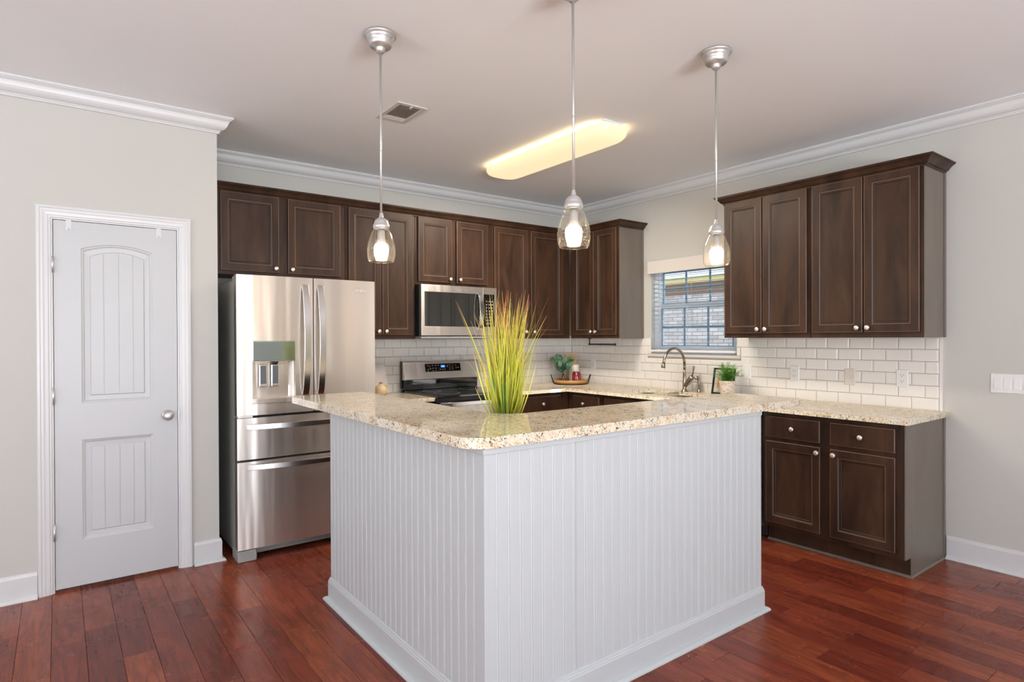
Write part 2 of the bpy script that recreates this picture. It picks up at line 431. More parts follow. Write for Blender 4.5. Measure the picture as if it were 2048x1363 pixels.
def cabinet(name, label, cat_xf, w, z0, z1, depth, doors=(), drawers=(), toe=0.0, end_side=None, shoe=False, group=None, cat='cabinet', frame_gap=()):
    xf = cat_xf
    o0 = Vector(xf((w/2, -depth/2, z0 if not toe else 0)))
    t = thing(name, label, cat, tuple(o0), group)
    yf = -depth
    mb = MB(xf); e = .0008
    mb.box(e, w-e, -.002, yf+.019, z0+(.11 if toe else 0), z1)
    if toe: mb.box(e, w-e, -.002, -depth+.075, 0, z0+.11)
    make('carcass', mb, 'espresso_wood', t)
    # face frame with openings behind every door and drawer
    mb = MB(xf)
    zb = z0 + (.11 if toe else 0)
    op = [(a+.012, b-.012, c+.012, d-.012) for a, b, c, d, *_ in list(doors)+list(drawers)]
    mb2 = MB(); outer = [(e, zb), (w-e, zb), (w-e, z1), (e, z1)]
    mb2.poly(outer, 0, .019, [[(a, c), (b, c), (b, d), (a, d)] for a, b, c, d in op])
    mb.add([(p[0], yf+.019-p[2], p[1]) for p in mb2.v], mb2.f)
    make('face_frame', mb, 'espresso_wood', t)
    for a, b, c, d, kx, kz in doors:
        m = MB(xf); panel(m, a, b, c, d, yf-.001, DOORP, DOORM); dr = make('door', m, WOODS, t)
        if kx is not None: knob(dr, kx, yf-.0205, kz, xf)
    for a, b, c, d, kx, kz in drawers:
        m = MB(xf); panel(m, a, b, c, d, yf-.001, DRAWP, DRAWM); dr = make('drawer', m, WOODS, t)
        if kx is not None: knob(dr, kx, yf-.0205, kz, xf)
    if toe:
        m = MB(xf); m.box(e, w-e if not end_side else w+.006, -depth+.0745, -depth+.066, 0, .1095); make('toe_kick', m, 'espresso_wood', t)
    if end_side:      # laminate end panel with a scribe strip against the wall
        m = MB(xf); s0 = w+.0002
        if toe: m = MB(); m.poly([(-.002, .0), (yf+.075, .0), (yf+.075, .11), (yf+.001, .11), (yf+.001, z1), (-.002, z1)], 0, .006); vv = m.v; m2 = MB(xf); m2.add([(s0+p[2], p[0], p[1]) for p in vv], m.f); m = m2
        else: m.box(s0, s0+.006, -.002, yf+.001, z0, z1)
        make('end_panel', m, 'espresso_side_glare', t)
        m = MB(xf); m.box(s0+.0062, s0+.012, -.001, -.028, zb if not toe else .0, z1-.002); make('scribe_strip', m, 'espresso_side_glare', t, bevel=.001)
        if toe:
            m = MB(xf)
            q = [(0, 0), (.014, 0), (.0125, .006), (.008, .011), (0, .013)]
            m.sweep([(s0+.0065, -.03), (s0+.0065, -depth+.066), (.0, -depth+.066)], q, smooth=False, side=-1)
            make('shoe_moulding', m, 'espresso_side_glare', t)
    return t

# ------------------------------------------------------------------ room shell
H = 2.760
XP, YP = -3.640, -.707        # corner of the pantry wall
# floor planks
mb = MB(); mb.box(XB-.1, .14, YB-.1, .14, -.06, -.0025, 1)
pcol = [(0, 0, 0)]*6
PW = .1255; g = .0003; bv = .0008
x = -4.473 - PW*30; rowi = 0
while x < .0:
    y = YB - random.random()*.9
    x0, x1 = max(x, XB), min(x+PW, 0.0)
    if x1 - x0 > .01:
        while y < 0:
            L = random.choice((.30, .42, .55, .68, .80, .95, 1.15)) * random.uniform(.9, 1.1)
            y0, y1 = max(y, YB), min(y+L, 0)
            if y1-y0 > .02 and not (x1 < XP-.1 and y0 > YP+.1):
                a, b, c, d = x0+g, x1-g, y0+g, y1-g
                mb.add([(a, c, -.0025), (b, c, -.0025), (b, d, -.0025), (a, d, -.0025),
                        (a+bv, c+bv, 0), (b-bv, c+bv, 0), (b-bv, d-bv, 0), (a+bv, d-bv, 0)],
                       [(4, 5, 6, 7), (0, 1, 5, 4), (1, 2, 6, 5), (2, 3, 7, 6), (3, 0, 4, 7)])
                k = (random.random(), random.random(), random.random())
                pcol += [k]*5
            y += L
    x += PW
fl = struct('floor', mb, ['cherry_floor', 'floor_gap'], fix=False)
at = fl.data.color_attributes.new('plank', 'FLOAT_COLOR', 'CORNER')
li = 0
for p, k in zip(fl.data.polygons, pcol):
    for l in p.loop_indices: at.data[l].color = (*k, 1)

mb = MB(); mb.box(XB-.1, .14, YB-.1, .14, H, H+.1); struct('ceiling', mb, 'ceiling_paint')
mb = MB(); mb.box(XP-.002, .14, 0, .14, 0, H-.001); struct('wall_back', mb, 'wall_paint')
def wall_holes(name, axis, at0, at1, lo, hi, holes):
    """vertical wall slab with rectangular openings; axis x: slab spans x"""
    m2 = MB(); m2.poly([(lo, 0), (hi, 0), (hi, H-.001), (lo, H-.001)], at0, at1, holes)
    m = MB()
    if axis == 'x': m.add([(p[0], p[2], p[1]) for p in m2.v], m2.f)
    else: m.add([(p[2], p[0], p[1]) for p in m2.v], m2.f)
    return struct(name, m, 'wall_paint')
def hole(a, b, c, d): return [(a, c), (b, c), (b, d), (a, d)]
WY0, WY1, WZ0, WZ1 = -1.992, -1.100, 1.232, 2.050
wall_holes('wall_right', 'y', 0, .14, YB, 0, [hole(WY0, WY1, WZ0, WZ1)])
DX0, DX1, DZ = -4.474, -3.852, 2.054
m2 = MB(); m2.poly([(XB, 0), (DX0, 0), (DX0, DZ), (DX1, DZ), (DX1, 0), (XP, 0), (XP, H-.001), (XB, H-.001)], YP, YP+.12)
mb = MB(); mb.add([(p[0], p[2], p[1]) for p in m2.v], m2.f); struct('wall_left', mb, 'wall_paint')
mb = MB(); mb.box(XP-.12, XP, YP+.1201, 0, 0, H-.001); struct('wall_left_return', mb, 'wall_paint')
wall_holes('wall_front', 'x', YB-.12, YB, XB, .0, [hole(a, b, .5, 2.4) for a, b in WIN_BACK])
wall_holes('wall_far_left', 'y', XB-.12, XB, YB, YP, [hole(a, b, .5, 2.4) for a, b in WIN_LEFT])
mb = MB(); mb.box(DX0-.3, DX1+.2, YP+.75, YP+.8, 0, H-.01); struct('wall_pantry', mb, 'wall_paint')

# crown moulding of the room
CR = [(0, H-.001), (0, H-.095), (.010, H-.095), (.0125, H-.091), (.0125, H-.086), (.0165, H-.084), (.0165, H-.080), (.021, H-.077), (.034, H-.072), (.045, H-.062), (.052, H-.050), (.056, H-.038), (.060, H-.028), (.068, H-.021), (.075, H-.018), (.075, H-.014), (.082, H-.013), (.082, H-.001)]
mb = MB(); mb.sweep([(XB, YP), (XP, YP), (XP, 0), (0, 0), (0, YB)], CR)
struct('trim_1', mb, 'trim_white')
# baseboards
BP = [(0, 0), (.014, 0), (.014, .122), (.0115, .128), (.0105, .134), (.006, .140), (0, .141)]
QR = [(.0142, 0), (.034, 0), (.0335, .006), (.030, .012), (.024, .017), (.0142, .0195)]
def base(name, path):
    m = MB(); m.sweep(path, BP); m.sweep(path, QR); return struct(name, m, 'trim_white')
base('baseboard_right', [(0, -3.452), (0, YB)])
base('baseboard_left', [(XB, YP), (-4.536, YP)])
base('baseboard_corner', [(-3.783, YP), (XP, YP), (XP, -.30)])

# ------------------------------------------------------------------ pantry door
CP = [(0, 0), (.0, .014), (.004, .017), (.014, .0175), (.018, .014), (.028, .0135), (.036, .011), (.050, .0095), (.056, .0065), (.062, .006), (.064, 0)]
def casing(name, x0, x1, z1, y, cp=CP, wdt=.064):
    m = MB()
    L = []
    for (px, pz, ox, oz) in ((x0, 0, -1, 0), (x0, z1, -1, 1), (x1, z1, 1, 1), (x1, 0, 1, 0)):
        L.append([(px+ox*(wdt-q), y-d, pz+oz*(wdt-q)) for q, d in cp])
    m.loops(L, True, True); return struct(name, m, 'trim_white')
casing('trim_2', DX0+.004, DX1-.004, DZ-.004, YP)
mb = MB(); mb.box(DX0+.0005, DX0+.012, YP+.001, YP+.119, 0, DZ); mb.box(DX1-.012, DX1-.0005, YP+.001, YP+.119, 0, DZ); mb.box(DX0+.012, DX1-.012, YP+.001, YP+.119, DZ-.012, DZ-.0005)
mb.box(DX0+.012, DX0+.024, YP+.050, YP+.062, 0, DZ-.012); mb.box(DX1-.024, DX1-.012, YP+.050, YP+.062, 0, DZ-.012)
struct('trim_3', mb, 'trim_white')
DL, DR, DB, DT = DX0+.0155, DX1-.0145, .016, DZ-.015
YD = YP+.006
def arch(x0, x1, z0, z1, rise, d, n=14):
    x0 += d; x1 -= d; z0 += d; z1 -= d
    P = [(x0, z0), (x1, z0), (x1, z1)]
    if rise:
        for i in range(1, n):
            t = i/n; xx = x1+(x0-x1)*t; P.append((xx, z1 + rise*(1-(2*t-1)**2)))
    P.append((x0, z1)); return P
mb = MB()
P1 = (-4.337, -3.993, 1.030, 1.893, .032); P2 = (-4.337, -3.993, .268, .826, 0)
mb.poly([(DL, DB), (DR, DB), (DR, DT), (DL, DT)], 0, .035, [arch(*P1, 0), arch(*P2, 0)])
mb0 = MB(); mb0.add([(p[0], YD+p[2], p[1]) for p in mb.v], mb.f)
for P in (P1, P2):
    prof = [(0, 0), (.006, .004), (.010, .0045), (.016, .010), (.040, .0115), (.044, .006), (.046, .0055)]
    mb0.loops([[(x, YD+d, z) for x, z in arch(*P, i)] for i, d in prof], False, False)
    A = arch(*P, .044); xs0, xs1 = P[0]+.046, P[1]-.046
    mb0.loops([[(x, YD+.0085, z) for x, z in A]]*1 + [[(x, YD+.030, z) for x, z in A]], True, True)
    cuts = [xs0, xs0+.075, xs0+.163, xs0+.250, xs1]; cuts = [xs0 + (xs1-xs0)*q for q in (0, .235, .52, .795, 1)]
    for i in range(4):
        a, b = cuts[i]+(.0016 if i else 0), cuts[i+1]-(.0016 if i < 3 else 0)
        def top(xx, P=P):
            x0, x1 = P[0]+.046, P[1]-.046; t = (xx-x0)/(x1-x0); return P[3]-.046 + P[4]*(1-(2*t-1)**2)
        pts = [(a, P[2]+.046), (b, P[2]+.046)] + [(b+(a-b)*k/6, top(b+(a-b)*k/6)) for k in range(7)]
        mb0.loops([[(x, YD+.0088, z) for x, z in pts], [(x, YD+.0055, z) for x, z in pts]], False, True)
dr = struct('door_1', mb0, 'door_white', loc=((DL+DR)/2, YP, 0))
def part(name, mb, m, parent, **k): return make(name, mb, m, parent, **k)
mb = MB(); mb.lathe([(.030, 0), (.030, -.004), (.026, -.007), (.012, -.010), (.010, -.026), (.014, -.034), (.025, -.042), (.0285, -.052), (.026, -.063), (.016, -.069), (.0001, -.070)], (-3.921, YD-.0005, .932), 28, 'y')
part('door_knob', mb, 'brushed_nickel', dr)
for z in (1.795, 1.075, .330):
    mb = MB(); mb.lathe([(.0058, 0), (.0058, .088)], (DX0+.0115, YP-.006, z-.044), 14)
    mb.lathe([(.004, 0), (.003, .005)], (DX0+.0115, YP-.006, z+.044), 10)
    mb.box(DX0+.004, DX0+.0105, YP-.002, YP-.0003, z-.044, z+.044)
    part('hinge', mb, 'nickel', dr)
mb = MB(); mb.box(DX1-.0115, DX1-.006, YP-.004, YP+.002, .905, .962); part('strike_plate', mb, 'nickel', dr)
for i, (hx, lab) in enumerate(((-4.391, 'translucent over-door hook at the hinge side of the white pantry door'), (-3.959, 'translucent over-door hook above the knob side of the white pantry door'))):
    m = MB(); m.box(hx-.0125, hx+.0125, YD-.0022, YD-.0004, DT-.052, DT+.004); m.box(hx-.0125, hx+.0125, YD-.0022, YD-.0004+.036, DT+.003, DT+.005)
    m.tube([(hx, YD-.002, DT-.046), (hx, YD-.012, DT-.050), (hx, YD-.016, DT-.042)], .003, 8)
    o = make('door_hook', m, 'hook_clear', loc=(hx, YD, DT-.05)); tag(o, lab, 'hook', 'hooks over the top edge of the pantry door')

# ------------------------------------------------------------------ window on the right wall and what lies outside
def window_unit():
    m = MB(); a, b, c, d = WY0+.001, WY1-.001, WZ0+.001, WZ1-.001
    def ring(x0, x1, a, b, c, d, w_):
        q = MB(); q.poly(hole(a, b, c, d), x0, x1, [hole(a+w_, b-w_, c+w_, d-w_)]); return [(p[2], p[0], p[1]) for p in q.v], q.f
    m.add(*ring(.050, .13, a, b, c, d, .032)); root = struct('window_1', m, 'vinyl_white', loc=(.09, (a+b)/2, c))
    m = MB(); m.add(*ring(.088, .112, a+.033, b-.033, 1.655, d-.033, .036)); s1 = make('upper_sash', m, 'vinyl_white', root)
    m = MB(); m.add(*ring(.060, .086, a+.033, b-.033, c+.033, 1.690, .040)); s2 = make('lower_sash', m, 'vinyl_white', root)
    for s, x, z0, z1, iw in ((s1, .100, 1.691, d-.069, .069), (s2, .073, c+.073, 1.650, .073)):
        m = MB(); m.box(x-.001, x+.001, a+iw, b-iw, z0, z1); make('glass_pane', m, 'window_glass', s)
        m = MB(); yy0, yy1 = a+iw, b-iw
        for k in (1, 2): yc = yy0+(yy1-yy0)*k/3; m.box(x-.006, x-.002, yc-.009, yc+.009, z0, z1)
        zc = (z0+z1)/2; m.box(x-.0065, x-.0015, yy0, yy1, zc-.009, zc+.009)
        make('grille', m, 'grille_backlit_blue', s)
        m = MB(); m.add(*ring(x-.016, x-.003, yy0-.004, yy1+.004, z0-.004, z1+.004, .010)); make('glazing_bead', m, 'grille_backlit_blue', s)
    m = MB(); yc = (a+b)/2; m.box(.046, .059, yc-.05, yc+.05, 1.262, 1.272); make('sash_lift', m, 'trim_white', s2)
window_unit()
m = MB(); SY0, SY1 = WY0-.035, WY1+.035
m.box(-.028, -.0002, SY0, SY1, WZ0-.020, WZ0-.0005); m.box(.0, .049, WY0+.001, WY1-.001, WZ0+.0002, WZ0+.004); m.sweep([(0, SY1-.006), (0, SY0+.006)], [(.0002, WZ0-.0202), (.016, WZ0-.0202), (.013, WZ0-.028), (.006, WZ0-.036), (.0002, WZ0-.036)])
struct('trim_4', m, 'valance_white')
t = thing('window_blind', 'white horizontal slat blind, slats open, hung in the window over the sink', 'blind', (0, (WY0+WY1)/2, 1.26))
m = MB(); m.box(-.050, -.040, WY0+.002, WY1+.006, 1.972, 2.088); m.box(-.040, -.004, WY1-.004, WY1+.006, 1.972, 2.088); make('valance', m, 'valance_white', t, bevel=.002)
m = MB(); m.box(-.034, .030, WY0+.004, WY1-.006, 2.010, 2.046); make('headrail', m, 'blind_white', t)
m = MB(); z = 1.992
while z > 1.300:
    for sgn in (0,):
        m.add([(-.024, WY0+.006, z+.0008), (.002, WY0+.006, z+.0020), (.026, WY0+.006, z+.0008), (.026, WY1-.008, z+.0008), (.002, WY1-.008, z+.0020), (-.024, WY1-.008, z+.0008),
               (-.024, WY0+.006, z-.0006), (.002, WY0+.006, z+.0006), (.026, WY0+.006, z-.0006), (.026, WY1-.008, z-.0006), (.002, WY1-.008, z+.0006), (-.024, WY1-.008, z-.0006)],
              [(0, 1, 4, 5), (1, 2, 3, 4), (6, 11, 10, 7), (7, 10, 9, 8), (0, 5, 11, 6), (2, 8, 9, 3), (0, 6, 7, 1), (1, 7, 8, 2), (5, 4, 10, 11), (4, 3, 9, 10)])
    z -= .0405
make('slats', m, 'slat_backlit_grey', t)
m = MB(); m.box(-.026, .028, WY0+.006, WY1-.008, 1.252, 1.272); make('bottom_rail', m, 'blind_white', t, bevel=.003)
for yy in (WY1-.10, (WY0+WY1)/2+.02, WY0+.10):
    m = MB(); m.box(-.027, -.0258, yy-.0008, yy+.0008, 1.27, 2.01); m.box(.0275, .0287, yy-.0008, yy+.0008, 1.27, 2.01); make('ladder_cord', m, 'cord', t)
m = MB(); m.tube([(-.034, WY1-.13, 1.99), (-.034, WY1-.13, 1.42)], .0028, 8); make('tilt_wand', m, 'cord', t)

HX = 4.7
t = thing('neighbour_house', 'brick side wall of the neighbouring house seen through the window', 'house', (HX+.5, 0, -.4))
m = MB(); m.box(HX, HX+.3, -8, 14, -.4, 2.169); make('brick_wall', m, 'painted_brick', t)
m = MB(); m.box(HX-.012, HX+.3, -8, 14, 2.17, 2.365); make('soldier_course', m, 'soldier_brick', t)
m = MB(); m.box(HX-.02, HX+.3, -8, 14, 2.366, 2.445); make('frieze_board', m, 'tan_frieze', t)
m = MB(); m.box(HX-.16, HX+.3, -8, 14, 2.446, 2.464); m.box(HX-.18, HX-.162, -8, 14, 2.446, 2.60); m.box(HX-.25, HX-.182, -8, 14, 2.50, 2.60); make('soffit', m, 'soffit_white', t)
m = MB(); m.add([(HX-.2, -8, 2.605), (HX-.2, 14, 2.605), (HX+3, 14, 4.0), (HX+3, -8, 4.0), (HX-.2, -8, 2.65), (HX-.2, 14, 2.65), (HX+3, 14, 4.05), (HX+3, -8, 4.05)], [(0, 1, 2, 3), (4, 5, 6, 7), (0, 1, 5, 4), (2, 3, 7, 6), (0, 3, 7, 4), (1, 2, 6, 5)]); make('roof', m, 'vent_dark', t)
m = MB(); m.box(.16, 20, -14, 16, -.5, -.4); o = make('lawn', m, 'lawn'); o['kind'] = 'structure'

# ------------------------------------------------------------------ tiled backsplash (bevelled subway tile)
TP, TQ, TG = .1540, .0777, .0024
def tiles(name, label, xf, phase, u0, u1, z0, z1, holes, edge=None):
    """running bond of bevelled tiles in local (u along wall, z up); tiles lie at local y<0"""
    m = MB(xf)
    m2 = MB(); m2.poly([(u0, z0), (u1, z0), (u1, z1)] + ([(holes[1][1], z1), (holes[1][1], holes[1][2]), (holes[1][0], holes[1][2]), (holes[1][0], z1)] if holes else []) + [(u0, z1)], 0, .003); m.add([(p[0], -.0002-p[2], p[1]) for p in m2.v], m2.f, 1)
    row = 0; z = .9145
    while z < z1-.004:
        za, zb = z, min(z+TQ-TG, z1)
        off = phase + (TP/2 if row % 2 else 0)
        k = math.floor((u0-off)/TP)
        while off+k*TP < u1:
            a, b = max(off+k*TP+TG/2, u0), min(off+(k+1)*TP-TG/2, u1)
            segs = [(a, b, za, zb)]
            for h in holes:
                ns = []
                for s in segs:
                    if s[1] <= h[0] or s[0] >= h[1] or s[3] <= h[2] or s[2] >= h[3]: ns.append(s); continue
                    if s[0] < h[0]: ns.append((s[0], h[0], s[2], s[3]))
                    if s[1] > h[1]: ns.append((h[1], s[1], s[2], s[3]))
                    cx0, cx1 = max(s[0], h[0]), min(s[1], h[1])
                    if s[2] < h[2]: ns.append((cx0, cx1, s[2], h[2]))
                    if s[3] > h[3]: ns.append((cx0, cx1, h[3], s[3]))
                segs = ns
            for a2, b2, c2, d2 in segs:
                if b2-a2 < .006 or d2-c2 < .006: continue
                bw = min(.0095, (b2-a2)/2.5, (d2-c2)/2.5)
                L = [[(a2+i, -.0032-d, c2+i), (b2-i, -.0032-d, c2+i), (b2-i, -.0032-d, d2-i), (a2+i, -.0032-d, d2-i)] for i, d in ((0, 0), (0, .0038), (.0006, .0045), (bw, .0066))]
                m.loops(L, False, True)
            k += 1
        z += TQ; row += 1
    if edge:
        m.box(edge[0], edge[1], -.0002, -.0085, z0, z1)
    o = make(name, m, ['white_tile', 'grout'], loc=tuple(Vector(xf(((u0+u1)/2, 0, z0))))); return tag(o, label, 'tiles')
# back wall: joints of the odd rows at x = -.1876 - k*TP
tiles('tile_backsplash', 'glossy white subway tile on the back wall around the range', ID, -.1876-TP/2, -2.655, -.0085, .9145, 1.3795, [])
tiles('tile_backsplash', 'glossy white subway tile on the window wall above the sink', XR(0), 3.410-.0, .0085, 3.410, .9145, 1.3795, [(-WY1-.037, -WY0+.037, 1.194, 1.234), (-WY1-.001, -WY0+.001, 1.20, 1.5)], edge=(3.412, 3.430))

# ------------------------------------------------------------------ upper cabinets
UZ0, UZ1, UD = 1.379, 2.408, .325
DZ0, DZ1 = 1.412, 2.401
def uc(name, label, xf, w, doors, z0=UZ0, z1=UZ1, dz0=None, **k):
    dz0 = dz0 if dz0 else DZ0
    return cabinet(name, label, xf, w, z0, z1, UD, [(a, b, dz0, DZ1, kx, dz0+.030) for a, b, kx in doors], **k)
def dB(x0, pairs): return [(a-x0, b-x0, k-x0) for a, b, k in pairs]
GU = 'espresso upper cabinets'
uc('wall_cabinet', 'short two-door espresso cabinet above the refrigerator', XT(-3.638), 3.638-2.664, dB(-3.638, [(-3.552, -3.162, -3.189), (-3.100, -2.706, -3.073)]), z0=1.832, dz0=1.858, group=GU)
uc('wall_cabinet', 'tall two-door espresso wall cabinet between the refrigerator and the microwave', XT(-2.662), 2.662-2.061, dB(-2.662, [(-2.641, -2.369, -2.399), (-2.363, -2.088, -2.335)]), group=GU)
uc('wall_cabinet', 'short two-door espresso cabinet above the microwave', XT(-2.059), 2.059-1.287, dB(-2.059, [(-2.037, -1.708, -1.736), (-1.664, -1.338, -1.636)]), z0=1.836, dz0=1.862, group=GU)
uc('wall_cabinet', 'two-door espresso wall cabinet right of the microwave, reaching the corner', XT(-1.285), 1.285-.328, dB(-1.285, [(-1.262, -.876, -.905), (-.836, -.428, -.806)]), group=GU)
uc('wall_cabinet', 'narrow two-door espresso wall cabinet in the corner, left of the window', XR(-.347), .998-.347, [(.050, .338, .312), (.346, .632, .372)], end_side=True, group=GU)
YR = -2.090
uc('wall_cabinet', 'two-door espresso wall cabinet right of the window, with warm light on its top', XR(YR), .668, [(.017, .320, .294), (.327, .652, .355)], group=GU)
uc('wall_cabinet', 'rightmost two-door espresso wall cabinet, above the counter end', XR(YR-.670), .676, [(.018, .340, .312), (.347, .660, .375)], end_side=True, group=GU)
CC = [(0, UZ1-.010), (.003, UZ1-.010), (.006, UZ1-.004), (.006, UZ1+.002), (.014, UZ1+.004), (.020, UZ1+.010), (.028, UZ1+.022), (.040, UZ1+.034), (.050, UZ1+.038), (.050, UZ1+.042), (.056, UZ1+.043), (.056, UZ1+.050), (0, UZ1+.050)]
def ccrown(path, label):
    m = MB(); m.sweep(path, CC); o = make('cabinet_crown', m, 'espresso_wood', loc=(path[1][0], path[1][1], UZ1)); return tag(o, label, 'moulding', 'crowns on the wall cabinets')
ccrown([(XP+.003, -UD-.0005), (-UD-.0005, -UD-.0005), (-UD-.0005, -1.0068), (-.003, -1.0068)], 'dark crown moulding over the cabinets on the refrigerator wall and corner')
ccrown([(-.003, YR+.0008), (-UD-.0005, YR+.0008), (-UD-.0005, -3.444), (-.003, -3.444)], 'dark crown moulding over the two cabinets right of the window')

# ------------------------------------------------------------------ base cabinets
BZ, BD = .883, .600
GL = 'espresso base cabinets'
BDZ0, BDZ1, DRZ0, DRZ1 = .143, .690, .714, .855
def bc(label, xf, w, fronts, **k):
    doors = [(a, b, BDZ0, BDZ1, kd, .655) for a, b, kd, kk in fronts]; drs = [(a, b, DRZ0, DRZ1, kk, .784) for a, b, kd, kk in fronts]
    return cabinet('base_cabinet', label, xf, w, 0, BZ, BD, doors, drs, toe=1, group=GL, **k)
bc('espresso base cabinet at the right end of the counter, two drawers over two doors', XR(-2.572), .860, [(.028, .393, .378, .218), (.452, .820, .481, .637)], end_side=True)
bc('espresso base cabinet under the sink, behind the bar', XR(-1.060), .894, [(.03, .44, .41, None), (.455, .865, .485, None)])
bc('espresso base cabinet in the corner, left of the sink', XR(-.622), .436, [(.062, .405, .375, .215)])
bc('espresso base cabinet right of the range, its drawer just over the bar edge', XT(-1.266), 1.266-.002, [(.03, .560, .53, .335)])
bc('espresso base cabinet between the refrigerator and the range', XT(-2.652), .598, [(.03, .568, .53, .30)])

# dishwasher
t = thing('dishwasher', 'stainless dishwasher beside the end cabinet, just showing behind the bar end', 'dishwasher', (-.3, -2.262, 0))
m = MB(); m.box(-.02, -.575, -1.962, -2.564, .10, .872); m.box(-.02, -.53, -1.962, -2.564, .012, .10); make('tub', m, 'black_plastic', t)
m = MB(); m.box(-.576, -.650, -1.960, -2.566, .098, .872); dw = make('door', m, 'stainless', t, bevel=.003)
m = MB(); m.tube([(-.651, -2.02, .80), (-.690, -2.02, .80), (-.690, -2.50, .80), (-.651, -2.50, .80)], .009, 10); make('handle', m, 'stainless_bright', dw)

# ------------------------------------------------------------------ counters
CZ0, CZ1 = .8838, .9138
m = MB(); m.poly([(-2.655, -.001), (-2.655, -.640), (-2.050, -.640), (-2.050, -.001)], CZ0, CZ1); o = make('countertop', m, 'granite', loc=(-2.35, -.32, CZ0), bevel=.004, seg=3)
tag(o, 'short piece of speckled granite countertop between the refrigerator and the range', 'countertop', 'granite worktops')
def rc(cx, cy, r, a0, a1, n=6): return [(cx+r*math.cos(math.radians(a0+(a1-a0)*i/n)), cy+r*math.sin(math.radians(a0+(a1-a0)*i/n))) for i in range(n+1)]
SKX0, SKX1, SKA, SKB, SKC, SKD = -.520, -.135, -1.860, -1.535, -1.500, -1.170
out = [(-1.270, -.001), (-1.270, -.640)] + [(-.640-.02, -.640)] + rc(-.66, -.66, .02, 90, 0, 3) + [(-.640, -3.455)] + rc(-.630, -3.455, .010, 180, 270, 3) + [(-.001, -3.465), (-.001, -.001)]
m = MB(); m.poly(out, CZ0, CZ1, [rrect(SKX0, SKX1, SKA, SKB, .04), rrect(SKX0, SKX1, SKC, SKD, .04)])
o = make('countertop', m, 'granite', loc=(-.3, -1.7, CZ0), bevel=.004, seg=3)
tag(o, 'L-shaped speckled granite countertop running from the range past the sink to the wall end', 'countertop', 'granite worktops')
t = thing('sink', 'undermount stainless double-bowl sink below the window', 'sink', (-.32, -1.5, .70))
for a, b in ((SKA, SKB), (SKC, SKD)):
    m = MB(); r1 = rrect(SKX0-.006, SKX1+.006, a-.006, b+.006, .04); r0 = rrect(SKX0+.01, SKX1-.01, a+.01, b-.01, .05)
    m.loops([[(x, y, CZ0-.0015) for x, y in r1], [(x, y, .72) for x, y in r0]], False, True, smooth=False); make('bowl', m, 'stainless_bright', t)

# ------------------------------------------------------------------ island with raised bar
IX, IY, IL, IR, IZ = -3.290, -3.145, -1.700, -1.594, 1.0095
KT = .140
t = thing('kitchen_island', 'white beadboard island base in an L shape under the raised granite bar', 'island', (-2.9, -2.8, 0))
m = MB(); m.poly([(IX+.008, IL+.004), (IX+.008, IY+.008), (IR-.004, IY+.008), (IR-.004, IY+KT), (IX+KT, IY+KT), (IX+KT, IL+.004)], 0, IZ-.0005); make('knee_wall', m, 'island_white', t)
PB = .0508
def bead(L, start=0.0):
    P = [(0, 0)]; s = start
    while s < L-.008:
        if s > .004: P += [(s-.0035, 0), (s-.0018, -.0018), (s, 0), (s+.0022, .0012), (s+.0045, .0012), (s+.0065, 0), (s+.0083, -.0018), (s+.010, 0)]
        s += PB
    P.append((L, 0)); return P
m = MB(); P = bead(IL-.022-IY-.030, .034)
m.loops([[(IX-d*1.0, IY+.030+s, z) for s, d in P] for z in (.10, IZ-.001)], False, False, closed=False); make('beadboard_panel', m, 'island_white', t)
for a, b, st in ((IX+.018, -2.8705, .033), (-2.8695, IR-.018, .045)):
    P = bead(b-a, st); m = MB()
    m.loops([[(a+s, IY-d*.5, z) for s, d in P] for z in (.10, IZ-.001)], False, False, closed=False); make('beadboard_panel', m, 'island_white', t)
m = MB(); m.box(IX-.0012, IX+.018, IY-.0012, IY+.030, .10, IZ-.001); make('corner_trim', m, 'island_white', t, bevel=.0008)
m = MB(); m.box(IX-.0012, IX+.02, IL-.022, IL, .10, IZ-.001); make('end_trim', m, 'island_white', t, bevel=.0008)
m = MB(); m.box(IR-.018, IR, IY-.0012, IY+.02, .10, IZ-.001); make('end_trim', m, 'island_white', t, bevel=.0008)
m = MB(); m.sweep([(IX-.0015, IL), (IX-.0015, IY-.0015), (IR, IY-.0015)], [(0, IZ-.0205), (.004, IZ-.0205), (.005, IZ-.019), (.005, IZ-.001), (0, IZ-.001)], side=1); make('top_trim', m, 'island_white', t)
BI = [(0, 0), (.012, 0), (.012, .098), (.0095, .103), (.0095, .107), (.006, .112), (.0055, .118), (.002, .121), (0, .121)]
QI = [(.0122, 0), (.0335, 0), (.033, .006), (.029, .012), (.022, .0165), (.0122, .0185)]
pth = [(IX+.06, IL+.002), (IX, IL+.002), (IX, IY), (IR+.002, IY), (IR+.002, IY+.06)]
m = MB(); m.sweep(pth, BI); make('baseboard', m, 'island_white', t)
m = MB(); m.sweep(pth, QI); make('quarter_round', m, 'island_white', t)
# bar slab
BX0, BX1, BY0, BY1, BLE, BRE, BT = -3.352, -2.893, -3.163, -2.707, -1.205, -1.190, 1.0480
o_ = rc(BX0+.045, BLE-.045, .045, 180, 90) [::1]
out = rc(BX0+.045, BLE-.045, .045, 180, 90) + rc(BX1-.03, BLE-.03, .03, 90, 0) + rc(BX1+.14, BY1+.14, .14, 180, 270, 10) + rc(BRE-.03, BY1-.03, .03, 90, 0) + rc(BRE-.045, BY0+.045, .045, 0, -90) + rc(BX0+.10, BY0+.10, .10, 270, 180, 10)
m = MB(); m.poly(out, IZ+.0003, BT); o = make('bar_countertop', m, 'granite', loc=(-2.9, -2.9, IZ), bevel=.006, seg=3)
tag(o, 'raised L-shaped granite bar top with rounded corner on the white island', 'countertop', 'granite worktops')
